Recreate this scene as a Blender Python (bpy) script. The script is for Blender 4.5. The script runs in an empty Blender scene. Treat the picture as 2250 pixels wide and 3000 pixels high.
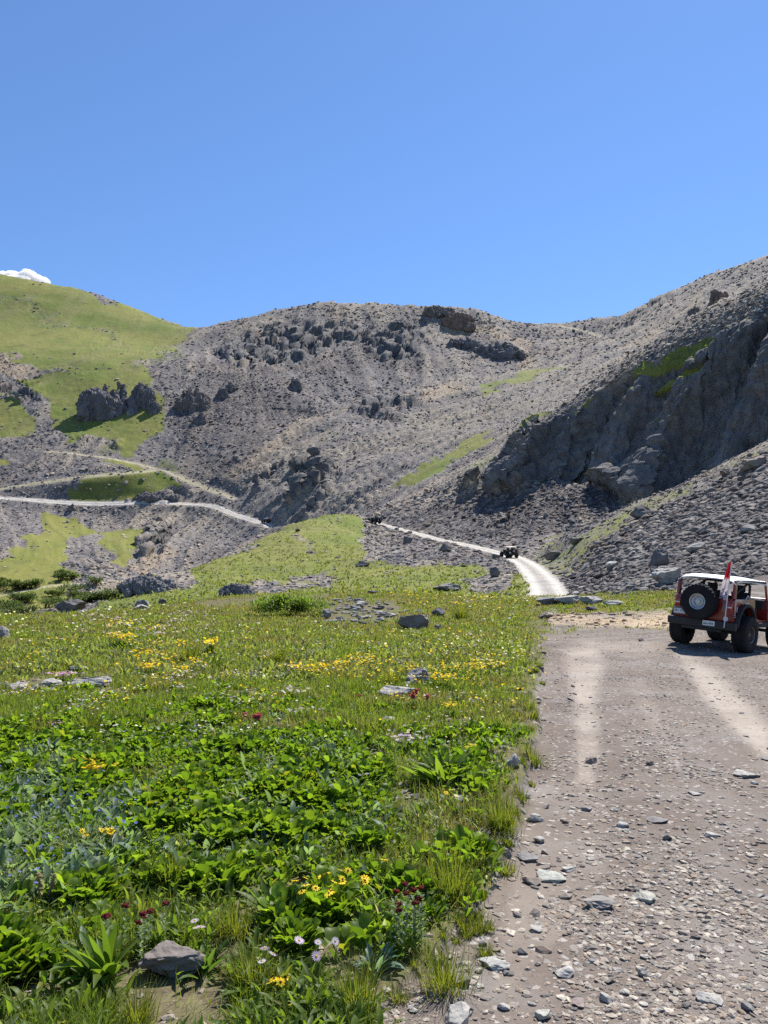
import bpy, bmesh, math, random
import numpy as np
from mathutils import Vector, Matrix
R = math.radians
rng = np.random.default_rng(7)
random.seed(7)
scene = bpy.context.scene
COL = scene.collection

# ------------------------------------------------------------------ camera model (photo pixels 2250 x 3000 -> points of the place)
F = 2166.0; CX = 1125.0; CY = 1500.0; TH = R(6.1); EYE = 1.6
CT, ST = math.cos(TH), math.sin(TH)
def ray(px, py):
    X = (np.asarray(px, float) - CX) / F; Y = -(np.asarray(py, float) - CY) / F
    w = CT - Y * ST
    return X / w, (ST + Y * CT) / w            # a = x/y, e = (z-EYE)/y
def at(px, py, y):
    a, e = ray(px, py)
    return Vector((float(a) * y, y, EYE + float(e) * y))
def proj(x, y, z):
    zc = z - EYE
    dep = y * CT + zc * ST
    return CX + F * x / dep, CY - F * (-y * ST + zc * CT) / dep

# ------------------------------------------------------------------ vector noise
_P = np.random.default_rng(3).permutation(256); _P = np.concatenate([_P, _P, _P])
_G = np.random.default_rng(4).normal(size=(256, 3)); _G /= np.linalg.norm(_G, axis=1)[:, None]
def pn(x, y, z):
    x, y, z = np.broadcast_arrays(x, y, z)
    xi = np.floor(x).astype(np.int64); yi = np.floor(y).astype(np.int64); zi = np.floor(z).astype(np.int64)
    fx = x - xi; fy = y - yi; fz = z - zi
    xi &= 255; yi &= 255; zi &= 255
    u = fx*fx*fx*(fx*(fx*6-15)+10); v = fy*fy*fy*(fy*(fy*6-15)+10); w = fz*fz*fz*(fz*(fz*6-15)+10)
    r = 0
    for dx in (0, 1):
        for dy in (0, 1):
            for dz in (0, 1):
                g = _G[_P[_P[_P[xi+dx]+yi+dy]+zi+dz]]
                d = g[..., 0]*(fx-dx)+g[..., 1]*(fy-dy)+g[..., 2]*(fz-dz)
                r = r + d*(u if dx else 1-u)*(v if dy else 1-v)*(w if dz else 1-w)
    return r * 1.6
def fbm(x, y, z, octaves=4, gain=0.5):
    r = 0; a = 1.0; s = 1.0
    for _ in range(octaves):
        r = r + a * pn(x*s, y*s, z*s); a *= gain; s *= 2.03
    return r
def sstep(a, b, x):
    t = np.clip((x-a)/(b-a), 0, 1); return t*t*(3-2*t)

# ------------------------------------------------------------------ object helpers
def tag(o, label=None, cat=None, group=None, kind=None):
    if label: o['label'] = label
    if cat: o['category'] = cat
    if group: o['group'] = group
    if kind: o['kind'] = kind
    return o
def empty(name, loc=(0, 0, 0), rot=(0, 0, 0)):
    o = bpy.data.objects.new(name, None); COL.objects.link(o)
    o.location = loc; o.rotation_euler = rot; o.empty_display_size = 0.2
    return o
def link(name, me, parent=None, loc=None):
    o = bpy.data.objects.new(name, me); COL.objects.link(o)
    if parent is not None: o.parent = parent
    if loc is not None: o.location = loc
    return o
def np_mesh(name, verts, faces, mat=None, smooth=False, attrs=None, fmats=None):
    """verts (n,3); faces: array (m,k) or list of arrays with different k; attrs: name -> (n,) floats or (n,3) colours on points"""
    me = bpy.data.meshes.new(name)
    verts = np.ascontiguousarray(verts, np.float32)
    if not isinstance(faces, (list, tuple)): faces = [faces]
    faces = [np.asarray(f, np.int32) for f in faces if len(f)]
    me.vertices.add(len(verts)); me.vertices.foreach_set('co', verts.ravel())
    tot = np.concatenate([np.full(len(f), f.shape[1], np.int32) for f in faces])
    idx = np.concatenate([f.ravel() for f in faces])
    me.loops.add(len(idx)); me.loops.foreach_set('vertex_index', idx)
    me.polygons.add(len(tot))
    st = np.concatenate([[0], np.cumsum(tot)[:-1]]).astype(np.int32)
    me.polygons.foreach_set('loop_start', st)
    me.polygons.foreach_set('use_smooth', np.full(len(tot), smooth, bool))
    me.update(calc_edges=True)
    for k, v in (attrs or {}).items():
        v = np.asarray(v, np.float32)
        if v.ndim == 1:
            at_ = me.attributes.new(k, 'FLOAT', 'POINT'); at_.data.foreach_set('value', np.ascontiguousarray(v))
        else:
            c = np.ones((len(v), 4), np.float32); c[:, :3] = v
            at_ = me.attributes.new(k, 'FLOAT_COLOR', 'POINT'); at_.data.foreach_set('color', c.ravel())
    for m in (mat if isinstance(mat, (list, tuple)) else [mat]):
        if m is not None: me.materials.append(m)
    if fmats is not None: me.polygons.foreach_set('material_index', np.asarray(fmats, np.int32))
    return me

# ------------------------------------------------------------------ node helpers
class NT:
    def __init__(s, name):
        s.m = bpy.data.materials.new(name); s.m.use_nodes = True
        s.t = s.m.node_tree; s.t.nodes.clear()
        s.out = s.n('ShaderNodeOutputMaterial')
    def n(s, typ, **kw):
        nd = s.t.nodes.new(typ)
        for k, v in kw.items(): setattr(nd, k, v)
        return nd
    def l(s, a, b): s.t.links.new(a, b)
    def put(s, sock, v):
        if isinstance(v, bpy.types.NodeSocket): s.l(v, sock)
        elif isinstance(v, (tuple, list)) and len(v) == 3 and sock.type == 'RGBA': sock.default_value = (*v, 1)
        else: sock.default_value = v
    def coord(s, scale=1.0):
        tc = s.n('ShaderNodeTexCoord')
        return tc.outputs['Object']
    def geo(s): return s.n('ShaderNodeNewGeometry').outputs['Position']
    def noise(s, vec, scale, detail=3, rough=0.55, col=False):
        nd = s.n('ShaderNodeTexNoise'); s.put(nd.inputs['Vector'], vec)
        nd.inputs['Scale'].default_value = scale; nd.inputs['Detail'].default_value = detail; nd.inputs['Roughness'].default_value = rough
        return nd.outputs['Color' if col else 'Fac']
    def voro(s, vec, scale, feature='F1', out='Distance'):
        nd = s.n('ShaderNodeTexVoronoi', feature=feature); s.put(nd.inputs['Vector'], vec)
        nd.inputs['Scale'].default_value = scale
        return nd.outputs[out]
    def math(s, op, a, b=0.0, c=None, clamp=False):
        nd = s.n('ShaderNodeMath', operation=op, use_clamp=clamp)
        s.put(nd.inputs[0], a); s.put(nd.inputs[1], b)
        if c is not None: s.put(nd.inputs[2], c)
        return nd.outputs[0]
    def mr(s, v, a, b, c=0.0, d=1.0):
        nd = s.n('ShaderNodeMapRange'); nd.interpolation_type = 'SMOOTHSTEP'
        s.put(nd.inputs['Value'], v); nd.inputs['From Min'].default_value = a; nd.inputs['From Max'].default_value = b
        nd.inputs['To Min'].default_value = c; nd.inputs['To Max'].default_value = d
        return nd.outputs['Result']
    def mix(s, f, a, b, mode='MIX'):
        nd = s.n('ShaderNodeMix', data_type='RGBA', blend_type=mode)
        s.put(nd.inputs[0], f); s.put(nd.inputs[6], a); s.put(nd.inputs[7], b)
        return nd.outputs[2]
    def attr(s, name, out='Fac'):
        nd = s.n('ShaderNodeAttribute', attribute_name=name); return nd.outputs[out]
    def bump(s, h, strength=0.5, dist=0.1, normal=None):
        nd = s.n('ShaderNodeBump'); s.put(nd.inputs['Height'], h)
        s.put(nd.inputs['Strength'], strength); nd.inputs['Distance'].default_value = dist
        if normal is not None: s.l(normal, nd.inputs['Normal'])
        return nd.outputs['Normal']
    def pbsdf(s, col, rough=0.8, metal=0.0, normal=None, spec=0.3, **kw):
        b = s.n('ShaderNodeBsdfPrincipled'); s.put(b.inputs['Base Color'], col)
        s.put(b.inputs['Roughness'], rough); b.inputs['Metallic'].default_value = metal
        b.inputs['Specular IOR Level'].default_value = spec
        if normal is not None: s.l(normal, b.inputs['Normal'])
        for k, v in kw.items(): s.put(b.inputs[k], v)
        return b.outputs[0]
    def done(s, sh):
        s.l(sh, s.out.inputs['Surface']); return s.m
# ------------------------------------------------------------------ terrain: heights through surveyed points (photo px, px, metres ahead)
CP = []
def curve(pts, step=70):
    """polyline of (px, py, y); sampled into height points"""
    for (p, q) in zip(pts[:-1], pts[1:]):
        n = max(1, int(math.hypot(p[0]-q[0], p[1]-q[1]) / step))
        for k in range(n):
            t = k / n
            CP.append((p[0]+(q[0]-p[0])*t, p[1]+(q[1]-p[1])*t, math.exp(math.log(p[2])+(math.log(q[2])-math.log(p[2]))*t)))
    CP.append(pts[-1])
# skyline ridges and the ground hidden behind them
SKY = [(-900,690,900),(0,800,800),(130,828,790),(280,857,770),(430,915,730),(585,968,690),(700,935,665),(800,907,675),(950,884,690),(1090,893,700),(1200,893,705),(1300,896,705),(1395,905,708),(1490,938,720),(1540,945,735),(1620,940,740),(1750,930,735),(1850,905,715),(1990,845,670),(2070,805,650),(2150,785,640),(2250,742,620),(3200,560,560)]
curve(SKY)
curve([(x, y+90, d*1.12) for x, y, d in SKY], 140)
curve([(x, y+330, d*1.7) for x, y, d in SKY], 300)
curve([(x, 1500, 2100) for x in (-900, 300, 1100, 1900, 3200)], 300)
# green hill, bowl of the far scree
curve([(-900,900,640),(0,930,640),(200,940,640),(400,990,620),(520,1020,590)])
curve([(-900,1030,500),(0,1040,500),(100,1060,490),(250,1060,480),(420,1055,490),(560,1040,520)])
curve([(-900,1110,450),(0,1110,452),(140,1120,450),(240,1110,448),(420,1110,452),(600,1100,470)])
curve([(-900,1240,395),(0,1235,395),(160,1240,395),(330,1240,395),(480,1230,398),(600,1200,415),(760,1130,455),(950,1080,520),(1150,1060,560),(1350,1060,560),(1500,1080,555)])
curve([(640,1040,545),(800,1000,590),(1000,970,630),(1200,960,655),(1350,960,668)])
curve([(700,1300,375),(800,1230,410),(900,1180,440)])
# spur of light scree that comes down from the right
curve([(655,1445,326),(700,1390,340),(770,1330,358),(880,1260,385),(1000,1200,415),(1100,1172,435),(1220,1150,450),(1400,1120,470),(1550,1085,490),(1700,1055,510)])
curve([(900,1235,430),(1000,1185,458),(1220,1135,500),(1400,1100,525)])
curve([(760,1525,292),(820,1450,308),(900,1380,325),(1050,1300,350),(1200,1240,375),(1400,1190,400),(1600,1130,420),(1750,1070,450),(1900,1010,470),(2050,960,480)])
curve([(880,1520,285),(1000,1440,285),(1150,1370,295),(1300,1300,310),(1450,1240,330),(1600,1175,350),(1750,1110,365),(1900,1050,370)])
curve([(1070,1500,230),(1200,1460,235),(1350,1380,250),(1450,1330,258),(1530,1270,270),(1600,1225,285),(1750,1150,300),(1880,1085,305)])
curve([(1200,1530,200),(1350,1490,200),(1450,1440,205)])
curve([(1350,1570,168),(1450,1530,170),(1560,1480,172),(1700,1450,168)])
curve([(1900,940,560),(2050,900,520),(2250,860,480),(3200,760,460)])
curve([(1950,1000,430),(2100,960,400),(2250,910,370),(3200,850,350)])
# the dark cliff: foot, brow, ledge above
curve([(1440,1440,198),(1500,1420,196),(1560,1405,192),(1640,1400,186),(1720,1410,178),(1800,1450,168),(1900,1475,160),(2060,1440,152),(2250,1330,146),(2500,1270,140),(3200,1180,135)], 50)
curve([(1470,1380,203),(1545,1290,205),(1600,1240,204),(1680,1200,199),(1760,1165,192),(1850,1110,184),(1950,1062,177),(2050,1035,170),(2130,1010,165),(2190,965,161),(2250,962,158),(2500,900,150),(3200,800,142)], 50)
curve([(1560,1330,199),(1700,1290,192),(1850,1250,177),(2000,1210,168),(2130,1170,159),(2250,1140,152),(2500,1070,145)], 50)
curve([(1600,1225,255),(1700,1180,252),(1800,1130,248),(1900,1060,244),(2000,1015,240),(2100,990,235),(2180,950,228),(2250,930,220),(2500,870,210)], 80)
# near scree spur on the right, in front of the cliff
curve([(1690,1545,108),(1780,1510,109),(1850,1478,108),(2000,1425,104),(2120,1365,101),(2250,1292,98),(2500,1180,95),(3200,1000,92)], 50)
curve([(1850,1530,125),(2000,1500,122),(2120,1460,120),(2250,1400,118),(2500,1330,115),(3200,1200,112)], 80)
curve([(1640,1690,74),(1750,1640,72),(1900,1590,70),(2050,1540,68),(2250,1470,65),(2500,1400,62),(3200,1260,60)])
curve([(1640,1748,50),(1760,1738,47),(1900,1728,45),(2050,1715,43),(2250,1690,40),(2500,1660,38),(3200,1600,36)])
# meadow and its brow; the terrace and the spur behind
curve([(-900,1835,36),(0,1808,40),(150,1800,44),(300,1795,48),(450,1772,52),(600,1757,55),(750,1748,57),(900,1740,58),(1100,1738,58),(1250,1738,56),(1400,1752,52),(1520,1764,48),(1600,1764,46)])
curve([(-900,1880,52),(0,1860,55),(200,1850,58),(330,1830,62),(450,1790,66)])
curve([(-900,1870,90),(0,1850,95),(200,1830,100),(300,1800,105)])
curve([(480,1760,72),(600,1740,76),(760,1730,80),(950,1722,80),(1150,1722,78),(1330,1738,70),(1480,1760,62),(1560,1768,56)])
curve([(330,1735,88),(440,1690,98),(560,1672,106),(700,1680,104),(900,1690,98),(1080,1690,95),(1250,1690,90),(1400,1700,82),(1510,1720,74)])
curve([(570,1650,122),(690,1618,134),(780,1565,150),(850,1527,165),(950,1497,182),(1030,1507,202)], 40)
curve([(330,1790,110),(450,1740,125),(580,1700,145),(700,1670,155),(800,1610,175),(870,1575,195),(950,1545,215),(1020,1530,222)], 60)
curve([(800,1640,120),(950,1600,130),(1080,1590,140),(1200,1610,130),(1350,1640,112),(1480,1670,95)])
curve([(900,1550,158),(1020,1550,170),(1120,1560,180)])
# valley on the left
curve([(-900,1800,170),(0,1790,175),(150,1800,180),(260,1770,190),(400,1745,205),(560,1720,225),(680,1690,240),(780,1625,255),(860,1590,262),(960,1565,260),(1030,1540,250)])
curve([(-900,1760,200),(0,1745,205),(150,1716,210),(360,1702,222)])
curve([(-900,1600,240),(0,1600,250),(200,1600,262),(400,1600,275),(600,1590,285),(720,1570,290)])
curve([(-900,1350,350),(0,1345,352),(140,1325,358),(330,1345,355),(470,1376,352),(560,1412,345),(680,1466,328)])
# bushy flat ground about the road and the parked vehicle
for a_ in np.linspace(-1.15, 1.15, 12):
    for y_ in (0.7, 1.3, 2.4, 4.5, 8.0, 13.0):
        CP.append(('z', a_*y_, y_, 0.0))
    CP.append(('z', a_*22, 22.0, 0.10 - 0.1*max(0, a_)))
    if a_ < 0.2: CP.append(('z', a_*32, 32.0, 0.35))
for p in [(1990,1879,20.3),(2155,1911,18.9),(1700,1842,29.5),(1850,1845,27.5),(1980,1842,25.5),(1660,1800,37),(1800,1792,35),(1950,1785,33),(2100,1800,29),(2250,1820,24),(2250,1960,15.5),(1700,2000,13),(1590,1850,29)]: CP.append(p)

# tracks: (px, py, y) polyline, half width m, brightness
TRACKS = {
 'near': ([(1600,1752,57),(1607,1742,61),(1600,1720,68),(1580,1690,80),(1545,1655,100),(1500,1628,128),(1400,1604,146),(1300,1582,164),(1200,1558,186),(1100,1533,212),(1040,1512,232),(1000,1513,245),(900,1535,270),(800,1549,290)], 1.9),
 'far': ([(800,1549,290),(770,1538,297),(700,1512,310),(640,1488,320),(590,1479,326),(500,1474,330),(400,1474,330),(300,1480,326),(150,1472,320),(0,1460,312),(-300,1450,300),(-900,1440,280)], 1.9),
}
FAINT = {
 'upper': ([(680,1466,328),(620,1438,338),(560,1412,345),(470,1376,352),(330,1345,355),(230,1330,357),(140,1322,358)], 2.0),
 'middle': ([(0,1432,318),(120,1412,325),(230,1396,332),(380,1382,340),(470,1378,350)], 1.5),
 'lower': ([(-400,1790,196),(0,1745,205),(150,1716,210),(260,1707,216),(360,1702,222)], 1.9),
 'pass': ([(1560,947,735),(1640,955,715),(1720,972,690),(1800,1000,655)], 3.0),
}
for k_, (pts, w) in list(TRACKS.items()) + list(FAINT.items()): curve(pts, 40)

P = []
for c in CP:
    if c[0] == 'z':
        x, y, z = c[1:]; P.append((x/y, math.log(y), z))
    else:
        a, e = ray(c[0], c[1]); P.append((float(a), math.log(c[2]), EYE + float(e)*c[2]))
P = np.array(P)
key = np.round(P[:, :2] / 0.012).astype(int)
_, ui = np.unique(key, axis=0, return_index=True); P = P[np.sort(ui)]
W = P[:, 2] / (np.exp(P[:, 1]) + 25)
D = np.hypot(P[:, None, 0]-P[None, :, 0], P[:, None, 1]-P[None, :, 1])
N_ = len(P)
A_ = np.zeros((N_+3, N_+3)); A_[:N_, :N_] = -D - 0.0015*np.eye(N_)
Q = np.c_[np.ones(N_), P[:, :2]]; A_[:N_, N_:] = Q; A_[N_:, :N_] = Q.T
cf = np.linalg.solve(A_, np.r_[W, 0, 0, 0])
GA = np.linspace(-1.12, 1.12, 340); GL = np.linspace(math.log(0.75), math.log(2000), 760)
def rbf(a, l):
    a = a.ravel(); l = l.ravel(); o = np.empty(len(a))
    for i in range(0, len(a), 20000):
        s = slice(i, i+20000)
        d = np.hypot(a[s, None]-P[None, :, 0], l[s, None]-P[None, :, 1])
        o[s] = -d @ cf[:N_] + cf[N_] + cf[N_+1]*a[s] + cf[N_+2]*l[s]
    return o
aa, ll = np.meshgrid(GA, GL)
WG = rbf(aa, ll).reshape(aa.shape)
def blur(g, n):
    for _ in range(n):
        p = np.pad(g, 1, mode='edge')
        g = (p[1:-1, 1:-1]*4 + (p[:-2, 1:-1]+p[2:, 1:-1]+p[1:-1, :-2]+p[1:-1, 2:])*1.0)/8
    return g
WG = blur(WG, 2)
def samp(G, a, l):
    fi = np.clip((l-GL[0])/(GL[1]-GL[0]), 0, len(GL)-1.001); fj = np.clip((a-GA[0])/(GA[1]-GA[0]), 0, len(GA)-1.001)
    i = fi.astype(int); j = fj.astype(int); u = fi-i; v = fj-j
    return (G[i, j]*(1-v)+G[i, j+1]*v)*(1-u)+(G[i+1, j]*(1-v)+G[i+1, j+1]*v)*u
def base_z(x, y):
    x = np.asarray(x, float); y = np.asarray(y, float)
    return samp(WG, x/y, np.log(y)) * (y+25)

# polyline distance in the ground plane: returns dist, height of the track there, signed side
def poly_world(pts):
    o = []
    for p in pts: v = at(*p); o.append((v.x, v.y, v.z))
    o = np.array(o); t = np.linspace(0, len(o)-1, (len(o)-1)*6+1)
    k = np.arange(len(o))
    q = np.stack([np.interp(t, k, o[:, c]) for c in range(3)], 1)
    for _ in range(3):                                    # round the corners
        q[1:-1] = (q[:-2]+2*q[1:-1]+q[2:])/4
    return q
def dist_poly(q, x, y, reach):
    best = np.full(x.shape, 1e9); hz = np.zeros(x.shape); side = np.zeros(x.shape)
    for p0, p1 in zip(q[:-1], q[1:]):
        m = (np.abs(x-(p0[0]+p1[0])/2) < reach+abs(p0[0]-p1[0])) & (np.abs(y-(p0[1]+p1[1])/2) < reach+abs(p0[1]-p1[1]))
        if not m.any(): continue
        d = p1-p0; L2 = d[0]**2+d[1]**2+1e-9
        xx = x[m]-p0[0]; yy = y[m]-p0[1]
        t = np.clip((xx*d[0]+yy*d[1])/L2, 0, 1)
        ex = xx-t*d[0]; ey = yy-t*d[1]; dd = np.hypot(ex, ey)
        b = best[m]; up = dd < b
        b2 = np.where(up, dd, b); best[m] = b2
        hz[m] = np.where(up, p0[2]+t*d[2], hz[m])
        side[m] = np.where(up, np.sign(d[0]*yy-d[1]*xx), side[m])
    return best, hz, side
PW = {k: (poly_world(p), w) for k, (p, w) in {**TRACKS, **FAINT}.items()}

# signed distance (photo px) to a polygon, positive inside
def sdpoly(poly, px, py):
    poly = np.array(poly, float); n = len(poly)
    d = np.full(px.shape, 1e9); inside = np.zeros(px.shape, bool)
    for i in range(n):
        ax, ay = poly[i]; bx, by = poly[(i+1) % n]
        ex, ey = bx-ax, by-ay; wx, wy = px-ax, py-ay
        t = np.clip((wx*ex+wy*ey)/(ex*ex+ey*ey+1e-9), 0, 1)
        d = np.minimum(d, np.hypot(wx-t*ex, wy-t*ey))
        c = ((ay > py) != (by > py)) & (px < (bx-ax)*(py-ay)/((by-ay) if by != ay else 1e-9)+ax)
        inside ^= c
    return np.where(inside, d, -d)
def pmask(poly, px, py, y, y0, y1, soft):
    m = np.zeros(px.shape)
    pp = np.array(poly); s = (px > pp[:, 0].min()-soft) & (px < pp[:, 0].max()+soft) & (py > pp[:, 1].min()-soft) & (py < pp[:, 1].max()+soft) & (y >= y0) & (y <= y1)
    if s.any(): m[s] = sstep(-soft, soft, sdpoly(poly, px[s], py[s]))
    return m

# name: polygon(s) in photo px, depth range, softness, strength
GRASS = [
 ([(-1500,500),(0,795),(280,850),(585,966),(560,1000),(470,1040),(430,1060),(330,1100),(200,1105),(120,1075),(0,1050),(-1500,1050)], 400, 1200, 30, 1.0),
 ([(420,1060),(585,972),(640,985),(560,1030),(500,1075),(440,1090)], 400, 720, 40, .55),
 ([(150,1110),(330,1080),(460,1060),(430,1110),(470,1220),(425,1290),(390,1345),(330,1345),(335,1285),(250,1275),(200,1300),(150,1260),(130,1180)], 300, 520, 22, .9),
 ([(-900,1150),(60,1170),(95,1220),(85,1275),(-900,1290)], 300, 480, 20, .8),
 ([(60,1100),(200,1100),(170,1180),(110,1190)], 300, 520, 20, .8),
 ([(-300,1120),(60,1130),(60,1170),(-300,1160)], 300, 520, 20, .5),
 ([(250,1340),(420,1345),(400,1300),(300,1280)], 300, 520, 20, .5),
 ([(560,1380),(640,1340),(700,1400),(660,1430)], 300, 420, 20, .35),
 ([(-900,1340),(20,1345),(28,1370),(0,1378),(-900,1390)], 300, 400, 8, .9),
 ([(195,1440),(280,1400),(400,1385),(470,1380),(520,1410),(440,1435),(420,1450),(350,1462),(250,1466),(195,1458)], 280, 400, 12, .85),
 ([(280,1350),(400,1360),(480,1385),(540,1420),(500,1425),(430,1395),(330,1372),(250,1350)], 280, 400, 10, .8),
 ([(490,1365),(540,1350),(530,1385),(490,1385)], 280, 420, 10, .5),
 ([(-900,1690),(0,1650),(60,1590),(100,1545),(160,1510),(230,1520),(290,1545),(310,1590),(200,1580),(205,1640),(240,1695),(200,1715),(0,1740),(-900,1780)], 150, 320, 18, .9),
 ([(290,1560),(340,1540),(410,1560),(412,1610),(375,1655),(300,1640),(280,1600)], 150, 320, 14, .85),
 ([(-900,1730),(0,1720),(180,1700),(300,1690),(380,1700),(240,1760),(215,1830),(-900,1900)], 120, 240, 14, .95),
 ([(250,1830),(330,1735),(440,1690),(560,1650),(690,1612),(780,1560),(850,1520),(950,1490),(1040,1505),(1075,1545),(1075,1590),(1060,1650),(1200,1660),(1400,1640),(1440,1660),(1470,1690),(1560,1690),(1570,1770),(1400,1790),(900,1790),(500,1810)], 50, 218, 14, .95),
 ([(1120,1440),(1180,1395),(1260,1340),(1380,1275),(1450,1250),(1440,1290),(1330,1350),(1230,1405),(1160,1440)], 200, 420, 14, .9),
 ([(1290,1420),(1400,1350),(1470,1310),(1460,1360),(1380,1390)], 190, 350, 18, .55),
 ([(1420,1130),(1500,1095),(1620,1075),(1660,1076),(1580,1100),(1460,1150),(1400,1160)], 380, 560, 10, .85),
 ([(1850,1110),(1900,1060),(1960,1020),(2060,1005),(2140,998),(2090,1035),(2000,1065),(1930,1095)], 150, 300, 10, .95),
 ([(1915,1145),(1990,1105),(2085,1065),(2095,1080),(2010,1125),(1940,1155)], 150, 300, 7, .95),
 ([(1650,1215),(1760,1160),(1780,1165),(1680,1225)], 150, 300, 8, .6),
 ([(1560,1590),(1700,1560),(1850,1480),(2000,1425),(2250,1290),(2250,1315),(2050,1435),(1900,1510),(1780,1590),(1640,1680),(1600,1700)], 60, 150, 16, .5),
 ([(1630,1752),(1760,1738),(1980,1728),(2010,1770),(1960,1792),(1800,1792),(1700,1800),(1640,1800)], 30, 60, 8, .9),
 ([(600,1270),(760,1200),(900,1130),(760,1290),(650,1360)], 300, 480, 30, .25),
]
BARE = [   # stony ground cut back into the green
 ([(1060,1560),(1180,1560),(1350,1610),(1500,1640),(1540,1690),(1440,1690),(1380,1660),(1200,1660),(1060,1640)], 50, 215, 14, 1.0),
 ([(1350,1690),(1480,1680),(1520,1720),(1450,1755),(1380,1730)], 50, 120, 10, .8),
 ([(450,1690),(540,1665),(580,1690),(560,1730),(480,1740)], 50, 140, 10, .7),
 ([(640,1720),(750,1695),(860,1705),(860,1740),(700,1745)], 55, 120, 8, .7),
 ([(830,1690),(960,1685),(1000,1720),(860,1735)], 55, 120, 8, .75),
 ([(860,1570),(900,1555),(910,1590),(940,1605),(900,1620)], 80, 200, 5, .5),
 ([(200,1580),(300,1570),(330,1620),(290,1690),(230,1690)], 150, 320, 14, 1.0),
 ([(200,1690),(340,1690),(370,1710),(280,1790),(200,1800)], 100, 240, 8, .9),
 ([(-40,868),(60,880),(190,935),(340,985),(360,1000),(330,1006),(170,955),(50,896),(-40,884)], 400, 1000, 5, .42),
 ([(60,860),(105,880),(108,890),(85,888)], 400, 1000, 3, .7),
 ([(200,1020),(300,1010),(420,1040),(300,1045)], 400, 1000, 25, .22),
 ([(420,990),(560,975),(600,985),(450,1030)], 400, 1000, 25, .25),
 ([(260,845),(310,850),(340,880),(290,870)], 400, 1000, 6, .8),
 ([(-50,1055),(80,1055),(115,1085),(80,1110),(-50,1120)], 300, 600, 12, 1.0),
]
DARK = [   # bedrock ribs and crags
 ([(1440,1440),(1470,1380),(1545,1285),(1620,1230),(1760,1160),(1850,1105),(1950,1060),(2050,1033),(2130,1010),(2190,962),(2250,958),(3300,760),(3300,1250),(2500,1290),(2250,1345),(2060,1460),(1900,1500),(1800,1470),(1720,1420),(1640,1410),(1560,1415)], 140, 222, 12, 1.0),
 ([(760,1510),(790,1470),(860,1400),(920,1340),(960,1330),(980,1350),(900,1430),(840,1480),(800,1512)], 250, 345, 8, 1.0),
 ([(700,1440),(760,1390),(800,1350),(830,1340),(800,1380),(740,1430)], 300, 400, 8, .9),
 ([(830,1510),(900,1460),(960,1410),(1000,1370),(990,1410),(900,1490),(850,1520)], 240, 330, 8, .8),
 ([(620,1010),(760,960),(900,950),(1000,950),(1100,960),(1100,1000),(950,1030),(860,1080),(760,1080),(650,1060)], 480, 700, 30, .8),
 ([(1080,1000),(1120,960),(1230,950),(1250,1000),(1160,1060),(1100,1060)], 500, 720, 20, .85),
 ([(1020,1180),(1120,1150),(1240,1155),(1250,1190),(1140,1215),(1050,1210)], 350, 520, 14, .6),
 ([(380,1450),(430,1435),(520,1425),(560,1440),(520,1470),(380,1478)], 300, 400, 6, .9),
 ([(0,1110),(120,1110),(140,1150),(100,1190),(20,1180)], 380, 520, 12, .7),
 ([(290,1285),(340,1270),(350,1330),(300,1320),(190,1310),(150,1290)], 300, 450, 10, .5),
 ([(410,1570),(490,1550),(470,1620),(420,1640)], 200, 320, 10, .5),
 ([(1350,1400),(1420,1380),(1400,1420),(1330,1430)], 180, 300, 8, .8),
 ([(1880,860),(1980,845),(1990,870),(1900,900)], 500, 760, 12, .4),
]
TAN = [
 ([(1590,1792),(1680,1800),(1800,1798),(1960,1780),(1975,1838),(1720,1842),(1620,1832)], 25, 60, 8, 1.0),
 ([(-50,1055),(80,1055),(115,1085),(80,1110),(-50,1120)], 300, 600, 12, .8),
 ([(1330,930),(1440,960),(1530,1010),(1560,1060),(1530,1080),(1500,1030),(1400,985),(1300,970)], 500, 800, 14, .7),
 ([(960,900),(1010,905),(1000,980),(960,1000)], 480, 760, 14, .5),
 ([(1820,1010),(1900,960),(2000,890),(2060,850),(2030,900),(1930,980),(1850,1030)], 400, 700, 18, .5),
 ([(2050,1000),(2250,850),(2250,880),(2100,1000)], 300, 600, 20, .5),
 ([(650,1380),(760,1300),(1000,1190),(1060,1180),(900,1260),(760,1350),(660,1430)], 300, 470, 16, .5),
 ([(1150,1150),(1300,1130),(1390,1120),(1360,1150),(1240,1170)], 380, 520, 10, .6),
 ([(400,1640),(500,1590),(520,1600),(440,1680),(380,1700)], 200, 330, 12, .6),
 ([(1450,1330),(1600,1230),(1800,1110),(1830,1110),(1650,1230),(1480,1340)], 220, 330, 14, .4),
]
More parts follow.
